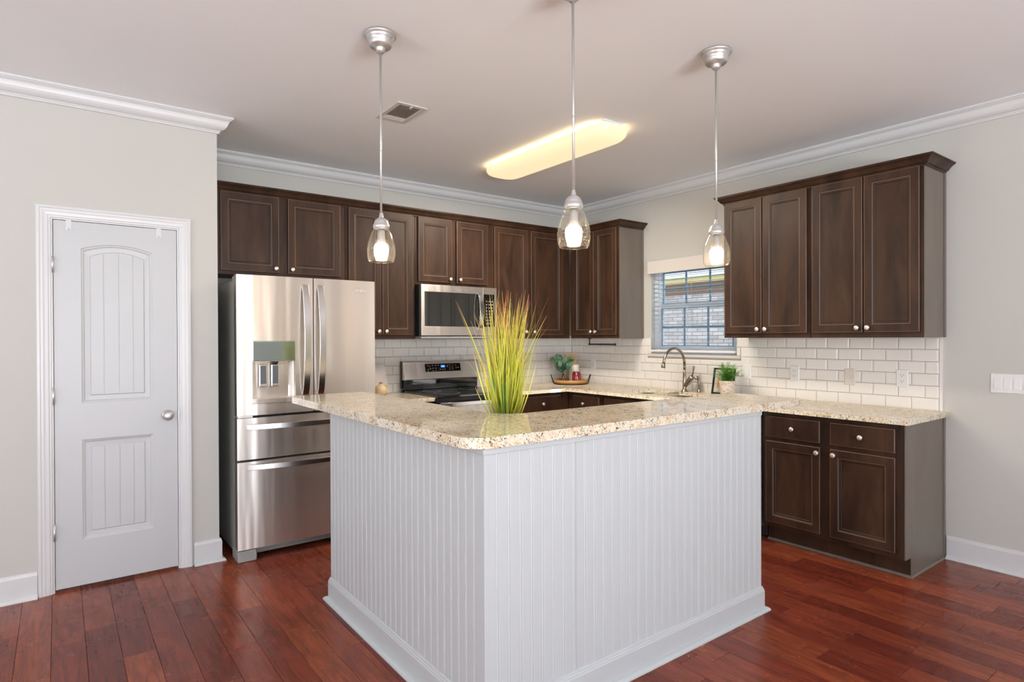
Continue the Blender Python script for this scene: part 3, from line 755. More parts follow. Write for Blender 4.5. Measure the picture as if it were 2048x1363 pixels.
# lower worktop and cabinets on the kitchen side of the island
m = MB(); m.poly([(IX+KT+.001, IL-.01), (IX+KT+.001, IY+KT+.001), (IR-.005, IY+KT+.001), (IR-.005, -2.365), (-2.51, -2.365), (-2.51, IL-.01)], CZ0, CZ1); o = make('countertop', m, 'granite', loc=(-2.8, -2.7, CZ0), bevel=.004, seg=3)
tag(o, 'lower granite worktop on the kitchen side of the island, the grass plant on it', 'countertop', 'granite worktops')
bc('espresso base cabinet on the kitchen side of the island, facing the range', XK(IR-.01, IY+KT+.002), .90, [(.03, .44, .41, .235), (.455, .865, .485, .66)])
bc('espresso base cabinet on the kitchen side of the island, facing the sink wall', XL(IX+KT+.002, -2.36), .645, [(.03, .61, .58, .32)])

# ------------------------------------------------------------------ refrigerator
FX0, FX1, FM, FY = -3.566, -2.660, -3.0925, -.860
t = thing('refrigerator', 'stainless french-door refrigerator with water dispenser, left of the range', 'refrigerator', ((FX0+FX1)/2, -.45, 0))
m = MB(); m.box(FX0+.004, FX1-.004, -.035, -.775, .045, 1.752); make('cabinet_body', m, 'fridge_side', t, bevel=.004)
def fr_front(mb, x0, x1, z0, z1, yb, yf, bow=.006, holes=(), n=20, xc=None, hw=None):
    """slightly bowed front skin with side walls"""
    hx = [v for h in holes for v in h[:2]]; hz = [v for h in holes for v in h[2:]]
    xs = sorted(set([x0+(x1-x0)*i/n for i in range(n+1)] + hx)); zs = sorted(set([z0, z1] + hz))
    f = lambda x: yf - bow*(1-((x-(x0+x1)/2)/((x1-x0)/2))**2)
    idx = {}; V = []; Fc = []
    for i, x in enumerate(xs):
        for j, z in enumerate(zs): idx[i, j] = len(V); V.append((x, f(x), z))
    for i in range(len(xs)-1):
        for j in range(len(zs)-1):
            cx, cz = (xs[i]+xs[i+1])/2, (zs[j]+zs[j+1])/2
            if any(h[0] < cx < h[1] and h[2] < cz < h[3] for h in holes): continue
            Fc.append((idx[i, j], idx[i+1, j], idx[i+1, j+1], idx[i, j+1]))
    mb.add(V, Fc, smooth=True)
    top = [(x, f(x)) for x in xs]; ring = top + [(x1, yb), (x0, yb)]; k = len(ring)
    V = [(x, y, z0) for x, y in ring] + [(x, y, z1) for x, y in ring]
    mb.add(V, [tuple(range(k)), tuple(range(k, 2*k))] + [(i, (i+1) % k, (i+1) % k+k, i+k) for i in range(len(top)-1, k)])
    return f
def strap(mb, P, half, th, wd):
    """flat curved strap: P list of points, wd = width vector, th = thickness"""
    P = [Vector(p) for p in P]; W_ = Vector(wd)*half; L = []
    for i, p in enumerate(P):
        tg = (P[min(i+1, len(P)-1)]-P[max(i-1, 0)]).normalized(); nn = tg.cross(Vector(wd)).normalized()*th/2
        L.append([tuple(p-W_-nn), tuple(p+W_-nn), tuple(p+W_+nn), tuple(p-W_+nn)])
    mb.loops(L, True, True)
    return mb
HXa, HXb, HZa, HZb = -3.476, -3.212, 1.012, 1.243
for x0, x1, hole_ in ((FX0, FM-.003, [(HXa, HXb, HZa, HZb)]), (FM+.003, FX1, [])):
    m = MB(); f = fr_front(m, x0, x1, .909, 1.783, -.795, FY, holes=hole_)
    if hole_:
        a, b, c, d = hole_[0]; ya, yb_ = f(a), f(b)
        # rounded recess
        q = [(a, ya), (a+.002, ya+.030), (a+.030, -.806), (b-.030, -.806), (b-.002, yb_+.030), (b, yb_)]
        m.loops([[(x, y, c) for x, y in q], [(x, y, d) for x, y in q]], False, False, closed=False)
        m.add([(x, y, c) for x, y in q], [(0, 1, 2, 3, 4, 5)]); m.add([(x, y, d) for x, y in q], [(0, 1, 2, 3, 4, 5)])
    o = make('door', m, 'stainless', t, fix=False)
    hx = -3.149 if hole_ else -3.050
    m = MB(); N = 18; P = [(hx, -.874-.046*math.sin(PI*i/N)**.8 if 0 < i < N else -.868, 1.735-.715*i/N) for i in range(N+1)]
    strap(m, P, .0205, .011, (1, 0, 0)); make('handle', m, 'stainless_bright', o, bevel=.002)
    if hole_:
        m = MB(); m.box(HXa-.001, HXb+.001, f(-3.34)-.0035, f(-3.34)+.008, HZb+.001, 1.372); make('display_panel', m, 'display_glass', o, bevel=.006)
        for px in (-3.405, -3.331):
            m = MB(); m.box(px-.024, px+.024, -.840, -.822, 1.083, 1.222); p_ = make('paddle_bezel', m, 'stainless_bright', o, bevel=.004)
            m = MB(); m.box(px-.017, px+.017, -.8435, -.8405, 1.100, 1.215); make('paddle', m, 'paddle_grey', p_)
        m = MB(); m.box(HXa-.004, HXb+.004, f(-3.34)-.010, -.81, .980, 1.011); make('drip_tray', m, 'stainless', o, bevel=.003)
        m = MB(); m.lathe([(.022, 0), (.016, -.018), (.010, -.02)], (-3.331, -.835, 1.2425), 16); make('spout', m, 'black_plastic', o)
for z0, z1, hz in ((.636, .893, .838), (.080, .622, .588)):
    m = MB(); f = fr_front(m, FX0, FX1, z0, z1, -.795, FY)
    o = make('freezer_drawer' if z0 < .2 else 'middle_drawer', m, 'stainless', t, fix=False)
    m = MB(); N = 18; P = [(-3.512+.797*i/N, -.874-.042*math.sin(PI*i/N)**.8 if 0 < i < N else -.868, hz) for i in range(N+1)]
    strap(m, P, .0165, .011, (0, 0, 1)); make('handle', m, 'stainless_bright', o, bevel=.002)
m = MB(); m.box(FX0+.006, FX1-.006, -.776, -.794, .06, 1.76); make('door_gasket', m, 'black_plastic', t)
for a, b in ((FX0+.010, FX0+.10), (FX1-.10, FX1-.010)):
    m = MB(); m.box(a, b, -.70, -.83, 1.7535, 1.781); make('hinge_cover', m, 'grey_plastic', t, bevel=.004)
m = MB(); m.box(FX0+.006, FX0+.095, -.796, -.850, .8945, .9075); make('middle_hinge', m, 'nickel', t, bevel=.002)
for a, b in ((FX0+.002, FX0+.115), (FX1-.115, FX1-.002)):
    m = MB(); m.box(a, b, -.70, -.852, .0, .072); make('foot', m, 'grey_plastic', t, bevel=.008)
m = MB(); m.box(FX0+.12, FX1-.12, -.755, -.765, .018, .078)
for k in range(6): m.box(FX0+.12, FX1-.12, -.766, -.772, .022+.009*k, .027+.009*k)
make('base_grille', m, 'grey_plastic', t)

FONT_CACHE = {}
def text_mesh(name, body, size, xf3, mats, parent, ext=.0006, shear=0.0, align='CENTER'):
    cu = bpy.data.curves.new(name, 'FONT'); cu.body = body; cu.size = size; cu.extrude = ext; cu.shear = shear; cu.align_x = align; cu.resolution_u = 3
    tmp = bpy.data.objects.new('tmp', cu); C.objects.link(tmp)
    dg = bpy.context.evaluated_depsgraph_get(); me = bpy.data.meshes.new_from_object(tmp.evaluated_get(dg))
    C.objects.unlink(tmp); bpy.data.objects.remove(tmp); bpy.data.curves.remove(cu)
    m = MB(); m.add([xf3(tuple(v.co)) for v in me.vertices], [tuple(p.vertices) for p in me.polygons]); bpy.data.meshes.remove(me)
    return make(name, m, mats, parent)
bdg = text_mesh('brand_badge', 'Whirlpool', .026, lambda p: (-2.775+p[0], FY-.0055-p[2], 1.708+p[1]), 'stainless_bright', t, shear=.3, ext=.0012)
m = MB(); m.tube([(-2.775+.020*math.cos(a)*1.6-.004, FY-.0050, 1.713+.020*math.sin(a)) for a in [PI*(.05+1.62*i/24)+.9 for i in range(25)]], .0011, 6); make('badge_ring', m, 'brushed_nickel', bdg)

# ------------------------------------------------------------------ range
RX0, RX1 = -2.046, -1.276
t = thing('range', 'stainless electric range with black glass top and raised control panel', 'oven', ((RX0+RX1)/2, -.33, 0))
m = MB(); m.box(RX0, RX1, -.030, -.610, .09, .905); m.box(RX0+.03, RX1-.03, -.06, -.56, 0, .09); make('oven_body', m, 'black_plastic', t)
m = MB(); m.box(RX0-.0005, RX1+.0005, -.085, -.668, .9055, .930); make('glass_cooktop', m, 'black_glass', t, bevel=.006, seg=3)
for cx, cy, r in ((-1.86, -.24, .08), (-1.46, -.24, .10), (-1.86, -.50, .105), (-1.46, -.50, .08)):
    m = MB(); m.lathe([(r, 0), (r+.0022, 0), (r+.0022, .0003), (r, .0003)], (cx, cy, .9303), 40, cap0=False, cap1=False); make('burner_ring', m, 'icon_grey', t)
m = MB(); m.box(RX0, RX1, -.035, -.075, .931, 1.022); m.box(RX0, RX1, -.033, -.050, .906, .931); bg_ = make('back_glass', m, 'black_glass', t, bevel=.003)
# slanted control panel
m = MB(); pr = [(-.030, 1.020), (-.112, 1.020), (-.118, 1.026), (-.080, 1.176), (-.066, 1.186), (-.030, 1.186)]
m.loops([[(x, y, z) for y, z in pr] for x in (RX0-.004, RX1+.004)]); cp = make('control_panel', m, 'stainless', t, bevel=.004)
m = MB(); m.box(RX0-.0095, RX0-.0045, -.031, -.060, .95, 1.184); make('side_cap', m, 'black_plastic', t, bevel=.002)
sl = Vector((0, -.118, 1.026)); su = (Vector((0, -.080, 1.176))-sl).normalized(); sn = Vector((0, -su.z, su.y))
def SP(x, v, d=0): q = sl+su*v+sn*d; return (x, q.y, q.z)
def slab(mb, x0, x1, v0, v1, d0, d1): mb.add([SP(x, v, d) for d in (d0, d1) for v in (v0, v1) for x in (x0, x1)], [(0, 2, 3, 1), (4, 5, 7, 6), (0, 1, 5, 4), (2, 6, 7, 3), (0, 4, 6, 2), (1, 3, 7, 5)])
m = MB(); slab(m, -1.843, -1.476, .062, .134, .0004, .002); kp = make('keypad', m, 'black_glass', cp)
m = MB(); slab(m, -1.682, -1.640, .098, .120, .0022, .003); dsp = make('clock_display', m, 'display_blue', kp)
text_mesh('clock_digits', '3:16', .018, lambda p: SP(-1.661+p[0], .1025+p[1], .0035+p[2]), 'display_digit', dsp, ext=.0002)
m = MB()
for cx, cv in [(-1.815, .118), (-1.795, .110), (-1.812, .084), (-1.79, .090), (-1.765, .118), (-1.765, .094), (-1.735, .118), (-1.735, .094), (-1.708, .120), (-1.69, .082), (-1.662, .082), (-1.640, .082), (-1.615, .117), (-1.615, .105), (-1.59, .118), (-1.588, .098), (-1.56, .118), (-1.56, .098), (-1.59, .080), (-1.56, .080), (-1.525, .115), (-1.522, .092), (-1.50, .094)]:
    slab(m, cx-.005, cx+.005, cv-.0026, cv+.0026, .0021, .0026)
for cx in (-1.815, -1.765, -1.735): slab(m, cx-.007, cx+.007, .070, .0725, .0021, .0026)
make('keypad_icons', m, 'icon_grey', kp)
m = MB(); m.box(RX0+.002, RX1-.002, -.612, -.650, .225, .858); dd = make('oven_door', m, 'stainless', t, bevel=.004)
m = MB(); m.box(RX0+.09, RX1-.09, -.6505, -.654, .36, .74); make('oven_window', m, 'black_glass', dd, bevel=.002)
m = MB(); m.box(RX0+.002, RX1-.002, -.612, -.640, .860, .9045); make('vent_rail', m, 'black_plastic', t, bevel=.003)
m = MB(); N = 12; P = [(RX0+.03+(RX1-RX0-.06)*i/N, -.700 if 0 < i < N else -.662, .856) for i in range(N+1)]; strap(m, P, .016, .012, (0, 0, 1)); make('handle', m, 'stainless_bright', dd, bevel=.003)
m = MB(); m.box(RX0+.002, RX1-.002, -.612, -.648, .075, .215); make('storage_drawer', m, 'stainless', t, bevel=.004)

# ------------------------------------------------------------------ microwave
MX0, MX1, MZ0, MZ1 = -2.056, -1.291, 1.402, 1.833
t = thing('microwave', 'stainless over-the-range microwave with dark window under the short cabinet', 'microwave', ((MX0+MX1)/2, -.2, MZ0))
m = MB(); m.box(MX0, MX1, -.008, -.390, MZ0, MZ1); make('casing', m, 'black_plastic', t, bevel=.003)
m = MB(); m.box(MX0+.006, MX1-.006, -.05, -.410, MZ0-.018, MZ0-.001); make('bottom_vent', m, 'grey_plastic', t, bevel=.002)
m2 = MB(); m2.poly(hole(MX0+.004, -1.4395, MZ0+.006, MZ1-.002), 0, .026, [hole(-2.020, -1.462, 1.484, 1.772)]); m = MB(); m.add([(p[0], -.391-p[2], p[1]) for p in m2.v], m2.f)
mdoor = make('door', m, 'stainless', t, bevel=.002)
m = MB(); m.box(-2.0195, -1.4625, -.395, -.413, 1.4845, 1.7715); make('door_window', m, 'mirror_glass', mdoor)
m = MB(); N = 16; P = [(-1.478, -.428-.030*math.sin(PI*i/N)**.7 if 0 < i < N else -.419, 1.778-.318*i/N) for i in range(N+1)]; strap(m, P, .021, .010, (1, 0, 0)); make('handle', m, 'stainless_bright', mdoor, bevel=.002)
m2 = MB(); m2.poly(hole(-1.4385, MX1-.002, MZ0+.006, MZ1-.002), 0, .026, [hole(-1.430, MX1-.022, 1.484, 1.772)]); m = MB(); m.add([(p[0], -.391-p[2], p[1]) for p in m2.v], m2.f)
cpm = make('control_frame', m, 'stainless', t, bevel=.002)
m = MB(); m.box(-1.4295, MX1-.0225, -.395, -.414, 1.4845, 1.7715); kp = make('keypad', m, 'black_glass', cpm)
m = MB()
for r in range(8):
    for c in range(3): m.box(-1.405+c*.030, -1.393+c*.030, -.4142, -.4147, 1.510+r*.028, 1.516+r*.028)
make('keypad_marks', m, 'icon_grey', kp)
text_mesh('brand_badge', 'Whirlpool', .022, lambda p: (-1.660+p[0], -.4175-p[2], 1.792+p[1]), 'stainless_bright', t, shear=.2)

# ------------------------------------------------------------------ faucet, sprayer, towel bar
FXc, FYc = -.090, -1.540
t = thing('faucet', 'brushed bronze gooseneck faucet with side lever behind the sink', 'faucet', (FXc, FYc, CZ1))
m = MB(); m.lathe([(.030, 0), (.030, .004), (.024, .010), (.018, .020), (.0165, .06), (.0175, .075), (.0150, .090), (.0135, .155), (.0150, .158), (.0150, .164), (.0115, .170), (.0108, .20)], (FXc, FYc, CZ1+.0005), 24); make('base', m, 'faucet_bronze', t)
P = [(FXc, FYc, CZ1+.19)] + [(FXc, FYc, CZ1+.25)]
R_ = .132; cz = 1.158
for i in range(17):
    a = PI*(i/16)*.93; P.append((FXc-R_+R_*math.cos(a), FYc+.010*i/16, cz+R_*math.sin(a)))
lx, ly, lz = P[-1]; P.append((lx-.006, ly, lz-.022))
m = MB(); m.tube(P, .0112, 16); m.tube([(lx-.004, ly, lz-.014), (lx-.010, ly, lz-.040), (lx-.013, ly, lz-.060)], [.013, .0165, .0185], 16); make('spout', m, 'faucet_bronze', t)
m = MB(); m.tube([(FXc, FYc, CZ1+.045), (FXc, FYc-.030, CZ1+.075), (FXc, FYc-.070, CZ1+.125), (FXc, FYc-.080, CZ1+.140)], [.016, .021, .022, .012], 16)
m.tube([(FXc, FYc-.076, CZ1+.135), (FXc, FYc-.090, CZ1+.175), (FXc, FYc-.094, CZ1+.215), (FXc, FYc-.096, CZ1+.228)], [.008, .006, .0095, .0105], 12); make('lever', m, 'faucet_bronze', t)
t = thing('side_sprayer', 'small bronze side sprayer standing right of the faucet', 'sprayer', (-.060, -1.668, CZ1))
m = MB(); m.lathe([(.021, 0), (.021, .004), (.014, .012), (.012, .030)], (-.060, -1.668, CZ1+.0005), 20); make('base', m, 'faucet_bronze', t)
m = MB(); m.tube([(-.060, -1.668, CZ1+.028), (-.057, -1.666, CZ1+.075), (-.060, -1.660, CZ1+.115), (-.069, -1.655, CZ1+.130), (-.079, -1.647, CZ1+.124), (-.083, -1.643, CZ1+.112)], [.010, .012, .013, .014, .014, .012], 14); make('spray_head', m, 'faucet_bronze', t)
t = thing('towel_holder', 'black paper towel bar under the corner wall cabinet', 'towel holder', (-.2, -.65, UZ0))
m = MB(); m.box(-.215, -.185, -.465, -.495, UZ0-.006, UZ0-.0005); m.tube([(-.2, -.480, UZ0-.005), (-.2, -.480, UZ0-.065)], .0055, 10); make('bracket', m, 'matte_black', t)
m = MB(); m.tube([(-.2, -.468, UZ0-.060), (-.2, -.815, UZ0-.060)], .0075, 12); m.lathe([(.0001, 0), (.010, -.004), (.013, -.012), (.010, -.020), (.0001, -.024)], (-.2, -.812, UZ0-.060), 14, 'y'); make('bar', m, 'matte_black', t)

# ------------------------------------------------------------------ outlets and switches
def plate(kind, xf, u, z, label, mats='outlet_plastic', w_=.070, h_=.114, d0=.0108, group='wall plates'):
    t = thing('wall_outlet' if kind in ('duplex', 'blank') else 'wall_switch', label, 'outlet' if kind in ('duplex', 'blank') else 'switch', tuple(Vector(xf((u, -d0, z)))), group)
    m = MB(xf); L = [[(x, -d0-d, y) for x, y in rrect(u-w_/2+i, u+w_/2-i, z-h_/2+i, z+h_/2-i, .004, 3)] for i, d in ((0, 0), (0, .002), (.003, .005))]; m.loops(L); make('cover_plate', m, mats, t)
    if kind == 'duplex':
        for dz in (-.0195, .0195):
            m = MB(xf); L = [[(x, -d0-d, y) for x, y in rrect(u-.0165, u+.0165, z+dz-.0145, z+dz+.0145, .008, 4)] for d in (.0052, .0066)]; m.loops(L); r = make('receptacle', m, mats, t)
            m = MB(xf); m.box(u-.008, u-.006, -d0-.0067, -d0-.0072, z+dz-.002, z+dz+.007); m.box(u+.006, u+.008, -d0-.0067, -d0-.0072, z+dz-.002, z+dz+.007); m.box(u-.002, u+.002, -d0-.0067, -d0-.0072, z+dz-.010, z+dz-.006); make('slots', m, 'outlet_slot', r)
    elif kind == 'blank':
        m = MB(xf)
        for dz in (-.045, .045): m.lathe([(.004, -.0052), (.003, -.0064)], (u, -d0, z+dz), 10, 'y')
        m.lathe([(.007, -.0052), (.006, -.0075)], (u, -d0, z), 12, 'y'); make('screws', m, 'knob_nickel', t)
    else:
        n = kind
        for k in range(n):
            uc_ = u + (k-(n-1)/2)*.046
            m = MB(xf); m.add([(uc_-.0165, -d0-.0045, z-.033), (uc_+.0165, -d0-.0045, z-.033), (uc_+.0165, -d0-.0045, z+.033), (uc_-.0165, -d0-.0045, z+.033), (uc_-.0155, -d0-.0110, z-.032), (uc_+.0155, -d0-.0110, z-.032), (uc_+.0155, -d0-.0062, z+.032), (uc_-.0155, -d0-.0062, z+.032)], [(0, 1, 5, 4), (1, 2, 6, 5), (2, 3, 7, 6), (3, 0, 4, 7), (4, 5, 6, 7)]); make('rocker', m, mats, t)
            m = MB(xf)
            for dz in (-.048, .048): m.lathe([(.003, -.0050), (.002, -.0058)], (uc_, -d0, z+dz), 8, 'y')
            make('screws', m, mats, t)
    return t
plate(1, XR(0), .340, 1.110, 'white switch plate on the tile below the towel bar, behind the tray')
plate(1, XR(0), .946, 1.112, 'white switch plate on the tile just left of the window sill')
plate(1, XR(0), 2.087, 1.106, 'white switch plate on the tile directly right of the fern')
plate('duplex', XR(0), 2.480, 1.111, 'white double outlet on the tile, the one nearer the fern')
plate('blank', XR(0), 2.876, 1.104, 'almond jack plate with a centre screw between the two double outlets', 'almond_plate')
plate('duplex', XR(0), 3.205, 1.110, 'white double outlet on the tile nearest the counter end')
plate('duplex', ID, -.246, 1.106, 'white outlet plate on the back wall, behind the glass vase')
plate(4, XR(0), 3.671+.104, 1.106, 'wide white multi-rocker switch plate on the bare grey wall at far right', w_=.208, d0=.0006)

# ------------------------------------------------------------------ things on the counters
TX, TY = -.262, -.268
t = thing('serving_tray', 'round honey wood tray with black metal band and handles in the corner', 'tray', (TX, TY, CZ1))
m = MB(); m.lathe([(.165, .006), (.168, .006), (.170, .044), (.164, .046), (.158, .044), (.156, .014), (.0001, .014)], (TX, TY, CZ1+.0004), 48, cap0=True, cap1=False); make('tray_bowl', m, 'honey_wood', t)
m = MB(); m.lathe([(.170, 0), (.174, 0), (.174, .010), (.171, .010)], (TX, TY, CZ1+.0004), 48); make('metal_band', m, 'matte_black', t)
for sg in (-1, 1):
    ux, uy = .80*sg, -.60*sg; vx, vy = .60, .80
    P = []
    for k in range(13):
        q = -1+2*k/12; P.append((TX+ux*(.172+.030*(1-abs(q)**3))+vx*q*.045, TY+uy*(.172+.030*(1-abs(q)**3))+vy*q*.045, CZ1+.008+.088*(1-abs(q)**3.0)))
    m = MB(); m.tube(P, .0042, 8); make('handle', m, 'matte_black', t)
# glass vase with eucalyptus on the tray
VX, VY, VZ = TX-.060, TY+.046, CZ1+.0150
t = thing('glass_vase', 'clear glass vase of dark green leaf sprigs on the tray', 'vase', (VX, VY, VZ))
m = MB(); pr = [(.038, 0), (.056, .004), (.066, .022), (.064, .042), (.050, .072), (.032, .096), (.024, .110), (.026, .122)]
m.lathe(pr, (VX, VY, VZ), 32, cap1=False); make('vessel', m, 'vase_glass', t)
m = MB(); rnd = random.Random(3); leaves = MB()
def leaf(mb, p, d, nrm, l, w_, m_=0):
    p = Vector(p); d = Vector(d).normalized(); s = d.cross(Vector(nrm)).normalized(); nn = s.cross(d)
    V = [p, p+d*l*.25+s*w_*.42, p+d*l*.6+s*w_*.5, p+d*l*.9+s*w_*.25, p+d*l, p+d*l*.9-s*w_*.25, p+d*l*.6-s*w_*.5, p+d*l*.25-s*w_*.42, p+d*l*.5+nn*w_*.10]
    mb.add([tuple(v) for v in V], [(0, 1, 8), (1, 2, 8), (2, 3, 8), (3, 4, 8), (4, 5, 8), (5, 6, 8), (6, 7, 8), (7, 0, 8)], m_, True)
for k in range(9):
    a = 2*PI*k/9+rnd.random()*.5; sp_ = .030+.085*rnd.random(); top = (VX-.006+math.cos(a)*sp_, VY+math.sin(a)*sp_, VZ+.200+.080*rnd.random())
    P = [(VX-math.cos(a)*.030, VY-math.sin(a)*.030, VZ+.012), (VX, VY, VZ+.112), ((VX+top[0])/2, (VY+top[1])/2, (VZ+.11+top[2])/2), top]
    m.tube(P, .0017, 6)
    for j in range(12):
        q = .12+.88*j/11; b = Vector(P[1]).lerp(Vector(top), q); aa = rnd.random()*2*PI
        leaf(leaves, b, (math.cos(aa), math.sin(aa), rnd.uniform(-.3, .6)), (-.6+rnd.uniform(-.6, .6), -.8+rnd.uniform(-.6, .6), .25+rnd.uniform(-.5, .5)), rnd.uniform(.044, .056), rnd.uniform(.044, .058))
make('stems', m, 'stem_brown', t); make('leaves', leaves, 'tree_leaf', t, fix=False)
CXx, CYy = TX+.014, TY-.074
t = thing('candle_jar', 'red glass candle jar with a rounded shoulder on the tray', 'candle', (CXx, CYy, VZ))
m = MB(); m.lathe([(.042, 0), (.046, .004), (.047, .010), (.047, .082), (.042, .093), (.038, .097), (.039, .108), (.042, .113), (.039, .113), (.036, .102), (.0001, .100)], (CXx, CYy, VZ), 32, cap1=False); make('jar', m, 'candle_red', t)
CX2, CY2 = TX+.092, TY+.048
t = thing('white_canister', 'white cylindrical candle standing behind the red jar on the tray', 'candle', (CX2, CY2, VZ))
m = MB(); m.lathe([(.049, 0), (.051, .003), (.051, .176), (.048, .180), (.0001, .178)], (CX2, CY2, VZ), 32, cap1=False); make('wax_pillar', m, 'candle_white', t)
# wooden board leaning in the corner
BXc, BYc = -.052, -.046
mb2 = MB(); mb2.poly(rrect(-.055, .055, 0, .300, .018), 0, .012, [rrect(-.010, .010, .262, .282, .009)])
dU = Vector((.80, -.60, 0)); dV = Vector((.035, .045, 1)).normalized(); dN = dU.cross(dV)
o0 = Vector((-.118, -.118, CZ1+.002)); m = MB(); m.add([tuple(o0+dU*p[0]+dV*p[1]+dN*p[2]) for p in mb2.v], mb2.f)
o = make('cutting_board', m, 'honey_wood', loc=tuple(o0), bevel=.003); tag(o, 'small honey wood board standing in the tiled corner behind the leaves', 'cutting board')
# fern in a pot
PX, PY = -.205, -1.835
PX, PY = -.205, -2.035
t = thing('potted_fern', 'small bright green fern in a whitewashed pot right of the faucet', 'plant', (PX, PY, CZ1))
m = MB(); m.lathe([(.048, 0), (.050, .003), (.062, .118), (.064, .126), (.060, .126), (.056, .112), (.0001, .110)], (PX, PY, CZ1+.0005), 32, cap1=False); make('pot', m, 'whitewashed_pot', t)
m = MB(); rnd = random.Random(11)
for k in range(64):
    a = rnd.random()*2*PI; out_ = rnd.uniform(.02, .115); hgt = rnd.uniform(.07, .175)*(1.15-out_*2.6); b0 = Vector((PX+math.cos(a)*.012, PY+math.sin(a)*.012, CZ1+.105))
    d = Vector((math.cos(a), math.sin(a), 0)); pts = []
    for j in range(10):
        q = j/9; pts.append(b0+d*out_*q**1.3+Vector((0, 0, hgt*(q*1.25-.35*q**3))))
    m.tube([tuple(p) for p in pts], .0007, 4)
    for j in range(2, 10):
        tg = (pts[j]-pts[j-1]).normalized(); sd = tg.cross(Vector((0, 0, 1))).normalized() if abs(tg.z) < .98 else Vector((1, 0, 0))
        l = .030*(1-.55*(j/9))+.004
        for sg in (-1, 1): leaf(m, pts[j], tg*.5+sd*sg, (0, 0, 1), l, .0085)
make('fronds', m, 'fern_green', t, fix=False)
# black frame stand
t = thing('black_frame', 'thin black metal frame with clear pane, half hidden behind the potted fern', 'frame', (-.075, -1.91, CZ1))
o0 = Vector((-.070, -1.800, CZ1+.0008)); uu = Vector((0, -1, 0)); vv = Vector((.10, -.07, 1)).normalized(); nn = uu.cross(vv).normalized()
mb2 = MB(); mb2.poly(hole(0, .200, 0, .215), 0, .012, [hole(.013, .187, .013, .202)]); m = MB(); m.add([tuple(o0+uu*p[0]+vv*p[1]+nn*p[2]) for p in mb2.v], mb2.f); make('frame_bars', m, 'matte_black', t, bevel=.001)
m = MB(); m.add([tuple(o0+uu*a+vv*b+nn*c) for c in (.005, .007) for b in (.013, .202) for a in (.013, .187)], [(0, 2, 3, 1), (4, 5, 7, 6), (0, 1, 5, 4), (2, 6, 7, 3), (0, 4, 6, 2), (1, 3, 7, 5)]); make('glass_pane', m, 'clear_glass', t)
m = MB(); m.add([tuple(o0+uu*a+vv*b+nn*c) for c in (.0072, .011) for b in (.05, .13) for a in (.045, .065)], [(0, 2, 3, 1), (4, 5, 7, 6), (0, 1, 5, 4), (2, 6, 7, 3), (0, 4, 6, 2), (1, 3, 7, 5)]); make('wooden_tag', m, 'honey_wood', t)
# jug and white board beside the refrigerator
JX, JY = -2.290, -.150
t = thing('ceramic_jug', 'small round beige ceramic jug with cork beside the refrigerator', 'jug', (JX, JY, CZ1))
m = MB(); m.lathe([(.034, 0), (.044, .006), (.054, .028), (.055, .046), (.047, .068), (.032, .080), (.018, .084), (.020, .094), (.016, .094), (.013, .084), (.0001, .082)], (JX, JY, CZ1+.0005), 32, cap1=False)
m.tube([(JX+.030, JY, CZ1+.080), (JX+.054, JY, CZ1+.078), (JX+.056, JY, CZ1+.066), (JX+.050, JY, CZ1+.056)], .0045, 8); make('vessel', m, 'jug_ceramic', t)
m = MB(); m.lathe([(.0125, 0), (.0145, .022)], (JX, JY, CZ1+.0835), 16); make('cork', m, 'cork', t)
m = MB(); dN = Vector((0, -1, .18)).normalized(); dV = Vector((0, .18, 1)).normalized()
mb2 = MB(); mb2.poly([(-.36, 0), (.0, 0), (-.012, .10), (-.028, .245), (-.032, .250), (-.33, .250)], 0, .010); o0 = Vector((-2.172, -.060, CZ1+.003))
m.add([tuple(o0+Vector((1, 0, 0))*p[0]+dV*p[1]+dN*p[2]) for p in mb2.v], mb2.f)
o = make('marble_board', m, 'marble_white', loc=tuple(o0), bevel=.002); tag(o, 'pale marble board leaning on the tile behind the beige jug', 'board')

